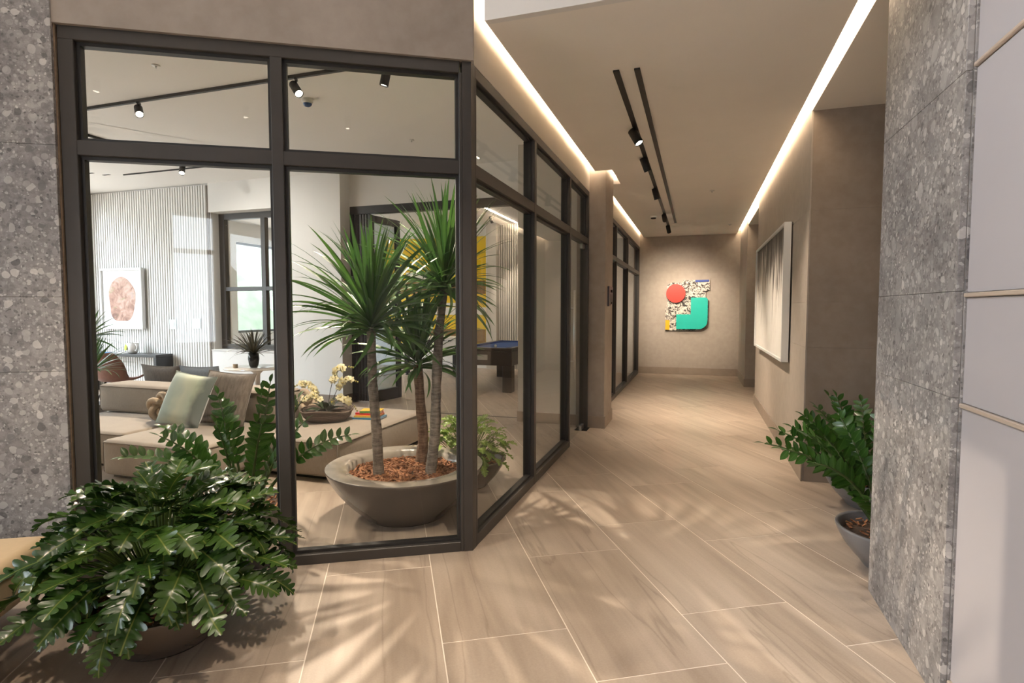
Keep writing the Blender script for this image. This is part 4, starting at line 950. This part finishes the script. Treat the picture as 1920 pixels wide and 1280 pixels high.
MB().box(-0.10, 0.10, -hy - 0.006, -hy, 0.60, 0.70).build('coin_plate', 'steel', pt)
for lab, x, y in (('white cue ball on the blue pool cloth', 0.05, -0.7),):
    e = empty('cue_ball', lab, 'ball', W(-2.46 + x, 7.80 + y, 0.80)); MB().lathe([(0.029 * sin(pi * i / 10) + 0.0002, 0.029 - 0.029 * cos(pi * i / 10)) for i in range(11)], 16).build('ball', 'ball', e)
fz = empty('football_table', 'white table football game behind the tall plants', 'game table', W(-4.55, 8.9), RZ)
MB().box(-0.70, 0.70, -0.38, 0.38, 0.66, 0.90, 0.008).build('cabinet', 'mural_white', fz)
for i in range(8):
    x = -0.6 + i * 1.2 / 7; rd = MB().tube([(x, -0.62, 0.84), (x, 0.6, 0.84)], 0.008, 8).build('rod', 'steel', fz); MB().tube([(x, -0.62, 0.84), (x, -0.50, 0.84)], 0.018, 10).build('grip', 'black_metal', rd)
MB().box(-0.06, 0.06, -0.386, -0.38, 0.72, 0.82).build('goal_box', 'black_metal', fz)
for sx, sy in ((-1, -1), (1, -1), (-1, 1), (1, 1)): MB().box(sx * 0.62 - 0.05, sx * 0.62 + 0.05, sy * 0.30 - 0.05, sy * 0.30 + 0.05, 0.04, 0.66, 0.004).lathe([(0.05, 0.0), (0.02, 0.04)], 12, Matrix.Translation((sx * 0.62, sy * 0.30, 0))).build('leg', 'black_metal', fz)
mu = link('wall_mural', None, None, W(-5.35, 10.597, 0), (0, 0, RZ)); tag(mu, 'large yellow mural with white and brown bands in the game room', 'artwork')
MB().box(-1.55, 1.50, -0.03, 0, 0.62, 3.45).build('board', 'yellow', mu)
for b, mt in (((-1.5, 1.42, 1.95, 2.30), 'mural_brown'), ((-1.5, 1.42, 1.40, 1.60), 'mural_white'), ((-1.5, 1.42, 0.66, 1.02), 'mural_brown'), ((1.43, 1.50, 0.62, 3.45), 'mural_white'), ((-0.9, 0.4, 2.32, 2.55), 'mural_white'), ((-1.5, 0.9, 1.62, 1.72), 'mural_white')):
    MB().box(b[0], b[1], -0.036, -0.03, b[2], b[3]).build('painted_band', mt, mu)
MB().box(-1.55, 1.50, -0.025, 0, 0.15, 0.62).build('lower_board', 'mural_white', mu)
rg = tag(link('rug', MB().box(-0.7, 0.7, -1.0, 1.0, 0.0006, 0.012, 0.003).mesh('rug', 'sofa_linen'), None, W(-6.3, 8.1), (0, 0, RZ)), 'beige rug on the game room floor', 'rug')

# ================================================================== PLANTS
def bowl(e, R, H, base_r, mat, rim_w=0.02, soil_z=None, rim_mat=None, soil_r=None):
    """wide bowl planter; R outer rim radius, H height"""
    prof = [(0.004, 0.0), (base_r, 0.0), (base_r + 0.01, 0.012)]
    for i in range(1, 9):
        t = i / 8; prof.append((base_r + (R - base_r) * (sin(t * pi / 2) ** 0.85 * 0.55 + t * 0.45), 0.012 + (H - 0.024) * t))
    prof += [(R + 0.002, H - 0.006), (R, H)]
    b = MB().lathe(prof, 56).build('bowl', mat, e)
    ri = R - rim_w
    MB().lathe([(R, H), (R - rim_w * 0.5, H + 0.002), (ri, H - 0.008), (ri - 0.015, H - 0.06), (ri - 0.05, H - 0.13)], 56).build('rim', rim_mat or mat, e)
    sz = soil_z if soil_z is not None else H - 0.06
    MB().lathe([(ri - 0.012, sz), (ri * 0.5, sz + 0.012), (0.002, sz + 0.016)], 40).build('soil', 'soil', e)
    return ri, sz
def mulch(e, R, z, n, sc, seed):
    rr = random.Random(seed); mb = MB()
    for i in range(n):
        q = R * sqrt(rr.random()); th = rr.uniform(0, 2 * pi); L_ = rr.uniform(0.5, 1.3) * sc
        T = Matrix.Translation((q * cos(th), q * sin(th), z + 0.012 + rr.uniform(0, 0.018))) @ Matrix.Rotation(rr.uniform(0, 6.3), 4, 'Z') @ Matrix.Rotation(rr.uniform(-.5, .5), 4, 'X')
        mb.box(-L_ * 0.14, L_ * 0.14, -L_ / 2, L_ / 2, -0.003, 0.003, 0, T)
    o = mb.build('bark_mulch', 'bark_chip', e); o['kind'] = 'stuff'

def in_lounge(p): return p.y > 3.62 and (p - P0).dot(CR) < -0.12
def in_lobby(p): return p.y < 3.47 or (p - P0).dot(CR) > 0.02
def in_niche(p):
    q = p - P0; r, a = q.dot(CR), q.dot(CD); return a < 2.22 and r < 4.25 and (a > 0.19 or r < 2.23)
def place_leaf(name, me, parent, m4, test, origin=None):
    """link a leaf, shortened until none of it passes through glass or wall"""
    o_ = origin if origin is not None else parent.location
    pts = [v.co for v in me.vertices][::3]
    for k_ in range(9):
        if all(test(o_ + (m4 @ p)) for p in pts): break
        m4 = m4 @ Matrix.Scale(0.84, 4)
    else: return None
    return link(name, me, parent, mw=m4)
# ---- lobed philodendron leaf
def philo_leaf(L_, Wd, droop, lobes, mat, seed, wave=0.16, n=42):
    rr = random.Random(seed); vs = []; fs = []; th = 0.0; p = Vector((0, 0, 0))
    for i in range(n + 1):
        t = i / n
        env = (sin(pi * min(1, t * 0.93 + 0.05) ** 0.85)) ** 0.75 * (1 - 0.25 * t)
        ph = (t * lobes) % 1.0; lob = 0.34 + 0.66 * (sin(pi * ph) ** 0.55)
        hw = Wd / 2 * env * (lob if 0.05 < t < 0.94 else 0.5); hw = max(hw, 0.0015)
        N = Vector((0, -sin(th), cos(th))); D = Vector((0, cos(th), sin(th)))
        row = []
        for u in (-1, -0.45, 0, 0.45, 1):
            up = 0.22 * abs(u) * hw + wave * hw * sin(t * 19 + 2.1 * u + seed) * abs(u)
            row.append(tuple(p + Vector((u * hw, 0, 0)) + N * up + D * (0.55 * hw * abs(u) ** 1.5)))
        vs += row
        th -= droop / n * (0.5 + t); p = p + Vector((0, cos(th), sin(th))) * (L_ / n)
    for i in range(n):
        for k_ in range(4):
            b = i * 5 + k_; fs.append((b, b + 1, b + 6, b + 5))
    m_ = MB(); m_.add(vs, fs, True); return m_.mesh('leaf', mat)
def philodendron(e, zc, n, size, mat, stem_mat, seed, tilt=1.0, sx=1.0, sy=1.0, low=-6.0, spread=1.0, bias=(0, 0), test=None):
    rr = random.Random(seed)
    ms = [philo_leaf(0.225 * size, 0.15 * size, d, 7, mat, s) for d, s in ((0.55, 1), (0.95, 2), (0.30, 3), (1.3, 4))]
    for i in range(n):
        f = ((i + 0.5) / n)
        el = radians(86 - (86 - low) * f ** 0.80 + rr.uniform(-7, 7)); az = i * 2.39996 + rr.uniform(-.25, .25)
        rad = size * spread * rr.uniform(0.33, 0.47)
        bx, by = bias[0] * cos(el), bias[1] * cos(el)
        end = Vector((rad * cos(el) * cos(az) * sx + bx, rad * cos(el) * sin(az) * sy + by, zc + rad * 0.92 * sin(max(el, radians(-4))) + 0.05 * size))
        st = Vector((0.10 * size * cos(az) * cos(el), 0.10 * size * sin(az) * cos(el), zc - 0.02))
        mid = st.lerp(end, 0.55) + Vector((0, 0, 0.10 * size * (1 - 0.5 * sin(max(el, 0)))))
        pts = [st * (1 - t) ** 2 + mid * 2 * t * (1 - t) + end * t * t for t in [k_ / 6 for k_ in range(7)]]
        while not test(e.location + pts[-1]) and len(pts) > 3: pts.pop()
        end = pts[-1]
        MB().tube(pts, 0.0048 * size, 5, False).build('stem', stem_mat, e)
        out = az + rr.uniform(-.35, .35); le = el * 0.55 - radians(rr.uniform(4, 34)) + (radians(16) if el > 1.0 else 0)
        sc = rr.uniform(0.78, 1.12)
        place_leaf('leaf', ms[rr.randrange(4)], e, Matrix.Translation(end) @ leaf_rot(out, le, rr.uniform(-.5, .5)) @ Matrix.Scale(sc, 4), test)
xan = empty('philodendron_planter', 'large lobed-leaf philodendron in a low taupe bowl in the foreground', 'plant', (-1.06, 2.86, 0))
bowl(xan, 0.375, 0.235, 0.20, 'bowl_glaze', 0.03); mulch(xan, 0.33, 0.175, 420, 0.035, 5)
philodendron(xan, 0.25, 215, 1.0, 'leaf_philo', 'stem_green', 11, low=1, bias=(0.0, 0.03), spread=0.98, test=in_lobby)
lgp = empty('philodendron_planter', 'pale green feathery plant in a bowl behind the tall trio', 'plant', W(-0.55, 1.22))
bowl(lgp, 0.32, 0.24, 0.16, 'bowl_glaze', 0.025); mulch(lgp, 0.27, 0.18, 120, 0.035, 6)
philodendron(lgp, 0.21, 150, 0.52, 'leaf_philo_light', 'stem_green', 21, low=5, spread=1.55, test=in_lounge)

# ---- dracaena trees in the wide bowl
bp = empty('planter_bowl', 'wide grey-brown bowl planter holding the three tall dracaenas', 'planter', (0.08, 4.28, 0))
ri, sz = bowl(bp, 0.58, 0.375, 0.30, 'bowl_glaze', 0.155, 0.295, 'bowl_rim'); mulch(bp, 0.415, 0.295, 1500, 0.05, 9)
DL = {}
def dra_mesh(L_, dr):
    k_ = (round(L_, 2), round(dr, 2))
    if k_ not in DL: DL[k_] = strap_mesh('leaf', L_, 0.037, dr, 'leaf_dracaena', 10, 0.22)
    return DL[k_]
def dracaena(label, base, path, rad, bark_, crown_len, n, seed, lo=-8.0, up=(0, 0, 1), stretch=0.14):
    e = empty('dracaena_tree', label, 'plant', base, 0, 'dracaenas in the wide bowl')
    pts = [Vector(p) - Vector(base) for p in path]; sm_ = []
    for i in range(len(pts) - 1):                                    # Catmull-Rom
        p0, p1, p2, p3 = pts[max(i - 1, 0)], pts[i], pts[i + 1], pts[min(i + 2, len(pts) - 1)]
        for t in [k_ / 8 for k_ in range(8)]:
            sm_.append(0.5 * ((2 * p1) + (p2 - p0) * t + (2 * p0 - 5 * p1 + 4 * p2 - p3) * t * t + (3 * p1 - p0 - 3 * p2 + p3) * t ** 3))
    sm_.append(pts[-1]); rr = random.Random(seed); m = len(sm_)
    MB().tube(sm_, [(rad[0] + (rad[1] - rad[0]) * i / (m - 1)) * (1 + rr.uniform(-.07, .07)) for i in range(m)], 14).build('trunk', bark_, e)
    top = pts[-1]; axis = (pts[-1] - pts[-2]).normalized() * 0.5 + Vector(up) * 0.5; Q = Vector((0, 0, 1)).rotation_difference(axis.normalized()).to_matrix().to_4x4()
    for i in range(n):
        f = i / n; el = radians(86 - (86 - lo) * f ** 0.95 + rr.uniform(-5, 5)); az = i * 2.39996 + rr.uniform(-.25, .25)
        L_ = crown_len * (0.78 + 0.30 * sin(pi * min(1, f + 0.15)) + rr.uniform(-.06, .06)); dr = 0.18 + 0.75 * f + rr.choice((0, 0, 0.15, 0.45))
        m_ = dra_mesh(round(L_ / 0.06) * 0.06, round(dr / 0.25) * 0.25)
        h = stretch * (1 - f) 
        place_leaf('leaf', m_, e, Matrix.Translation(top) @ Q @ Matrix.Translation((0.02 * cos(az), 0.02 * sin(az), h - 0.03)) @ leaf_rot(az, el, rr.uniform(-.7, .7)), in_lounge)
    return e
dracaena('left dracaena with a straight grey trunk', (-0.117, 4.238, 0.30), [(-0.117, 4.238, 0.27), (-0.125, 4.235, 0.6), (-0.15, 4.22, 1.0), (-0.155, 4.20, 1.40)], (0.042, 0.030), 'bark', 0.70, 130, 31, -4)
dracaena('right dracaena, tallest, with a leaning grey trunk', (0.25, 4.161, 0.30), [(0.25, 4.161, 0.27), (0.295, 4.20, 0.60), (0.315, 4.26, 0.98), (0.345, 4.36, 1.35), (0.392, 4.46, 1.69)], (0.040, 0.034), 'bark', 0.74, 140, 32, -10)
dracaena('short middle dracaena with a brown scaly trunk', (0.191, 4.52, 0.30), [(0.191, 4.52, 0.27), (0.225, 4.50, 0.50), (0.205, 4.48, 0.78), (0.185, 4.46, 1.10)], (0.044, 0.036), 'bark_brown', 0.58, 100, 33, -6)
lp = empty('dracaena_tree', 'spiky green dracaena half hidden by the left frame', 'plant', W(-6.25, 1.95))
bowl(lp, 0.24, 0.30, 0.14, 'bowl_grey', 0.02)
MB().tube([(0, 0, 0.22), (0.0, 0.01, 0.7), (0.02, 0, 1.15)], [0.03, 0.026, 0.022], 10).build('trunk', 'bark', lp)
MB().tube([(0.03, 0, 0.22), (0.06, 0.01, 0.5), (0.07, 0, 0.72)], [0.028, 0.026, 0.022], 10).build('trunk', 'bark', lp)
rr = random.Random(8)
for hx_, hz_, n_, cl in ((0.02, 1.15, 46, 0.48), (0.07, 0.72, 46, 0.54)):
    for i in range(n_):
        f = i / n_; az = i * 2.39996; el = radians(84 - 84 * f + rr.uniform(-6, 6))
        link('leaf', dra_mesh(round(cl / 0.06) * 0.06, round((0.2 + 0.7 * f) / 0.25) * 0.25), lp, mw=Matrix.Translation((hx_, 0, hz_)) @ leaf_rot(az, el, rr.uniform(-.6, .6)))

# ---- ZZ plants
def zz_leaflet():
    n = 6; vs = []; fs = []
    for i in range(n + 1):
        t = i / n; hw = 0.021 * sin(pi * min(1, t * 0.96 + 0.04)) ** 0.8 + 0.0008; z = -0.010 * t * t
        vs += [(-hw, t * 0.082, z + hw * 0.25), (0, t * 0.082, z), (hw, t * 0.082, z + hw * 0.25)]
    for i in range(n):
        b = i * 3; fs += [(b, b + 1, b + 4, b + 3), (b + 1, b + 2, b + 5, b + 4)]
    m_ = MB(); m_.add(vs, fs, True); return m_.mesh('leaflet', 'leaf_zz')
ZZL = zz_leaflet()
def zz_plant(label, loc, R, H, stems, seed, mat='bowl_grey', scale=1.0, limit=300, ls=1.0, test=None):
    e = empty('zz_planter', label, 'plant', loc); rr = random.Random(seed)
    bowl(e, R, H, R * 0.5, mat, 0.022); mulch(e, R - 0.05, H - 0.06, 90, 0.04, seed)
    cnt = 0
    for az, lean, L_, npair in stems:
        az = radians(az); L_ *= scale
        b = Vector((0.07 * cos(az), 0.07 * sin(az), H - 0.05)); pts = []; L_ *= ls; p = b.copy(); th = radians(82 - lean * 0.35)
        for i in range(13):
            if i > 2 and not test(e.location + p): break
            pts.append(p.copy()); th -= radians(lean * 0.9) / 12 * (0.4 + 1.2 * i / 12)
            p = p + Vector((cos(th) * cos(az), cos(th) * sin(az), sin(th))) * L_ / 12
        roll = rr.uniform(-1.3, 1.3); m_ = len(pts) - 1
        st = MB().tube(pts, [0.013 - 0.009 * (i / 12) for i in range(len(pts))], 7).build('stem', 'stem_dark', e)
        for k_ in range(npair):
            t = 0.36 + 0.64 * (k_ + 0.3) / npair; q = t * m_; i0 = min(m_ - 1, int(q)); pp = pts[i0].lerp(pts[i0 + 1], q - i0); d = (pts[i0 + 1] - pts[i0]).normalized()
            side = d.cross(Vector((0, 0, 1)));
            if side.length < 0.15: side = Vector((-sin(az), cos(az), 0))
            side.normalize(); up_ = side.cross(d).normalized(); side, up_ = side * cos(roll) + up_ * sin(roll), up_ * cos(roll) - side * sin(roll)
            for sg_ in (-1, 1):
                if cnt >= limit: break
                Y = (side * sg_ * 0.80 + d * 0.55 + up_ * rr.uniform(-0.1, 0.9)).normalized(); Z = (up_ - Y * up_.dot(Y)).normalized(); X = Y.cross(Z)
                m4 = Matrix((X, Y, Z)).transposed().to_4x4(); m4.translation = pp
                sc = scale * (0.66 + 0.48 * sin(pi * (0.2 + 0.75 * k_ / npair))) * rr.uniform(0.9, 1.12)
                place_leaf('leaflet', ZZL, st, m4 @ Matrix.Scale(sc, 4), test, e.location); cnt += 1
        tipd = (pts[-1] - pts[-2]).normalized(); m4 = Matrix.Translation(pts[-1]) @ tipd.to_track_quat('Y', 'Z').to_matrix().to_4x4()
        place_leaf('leaflet', ZZL, st, m4 @ Matrix.Scale(scale * 0.8, 4), test, e.location)
    return e
zz_plant('glossy green ZZ plant in a bowl just inside the front glass', (-1.00, 4.12, 0), 0.30, 0.22,
         [(10, 20, 0.78, 8), (45, 26, 0.80, 8), (80, 12, 0.82, 8), (120, 30, 0.78, 8), (160, 52, 0.80, 10), (185, 70, 0.82, 11), (205, 40, 0.72, 9), (250, 16, 0.70, 9), (300, 22, 0.70, 9), (335, 34, 0.76, 9), (0, 62, 0.82, 10), (140, 10, 0.80, 9), (60, 6, 0.86, 9), (230, 58, 0.66, 9)], 41, test=in_lounge)
zz_plant('near ZZ plant in a grey bowl against the right stone wall', W(2.47, 0.52), 0.31, 0.24,
         [(185, 55, 0.80, 9), (172, 58, 0.92, 10), (150, 50, 0.90, 10), (160, 40, 0.82, 9), (130, 35, 0.84, 9), (205, 66, 0.68, 7), (100, 25, 0.80, 9), (60, 20, 0.78, 9), (20, 30, 0.76, 9), (330, 30, 0.72, 9), (145, 62, 0.90, 10), (115, 52, 0.86, 9), (80, 45, 0.80, 9)], 43, ls=0.94, test=in_niche)
zz_plant('far ZZ plant in a grey bowl beside the niche wall', W(2.64, 1.70), 0.31, 0.22,
         [(190, 40, 0.66, 9), (180, 62, 0.78, 10), (200, 70, 0.74, 10), (160, 30, 0.70, 9), (130, 45, 0.66, 9), (215, 55, 0.60, 8), (100, 25, 0.72, 9), (60, 20, 0.66, 9), (20, 40, 0.66, 9), (330, 34, 0.64, 9), (260, 40, 0.62, 9), (290, 52, 0.60, 8), (175, 15, 0.74, 9), (240, 22, 0.66, 9), (150, 60, 0.62, 8)], 44, ls=1.0, test=in_niche)
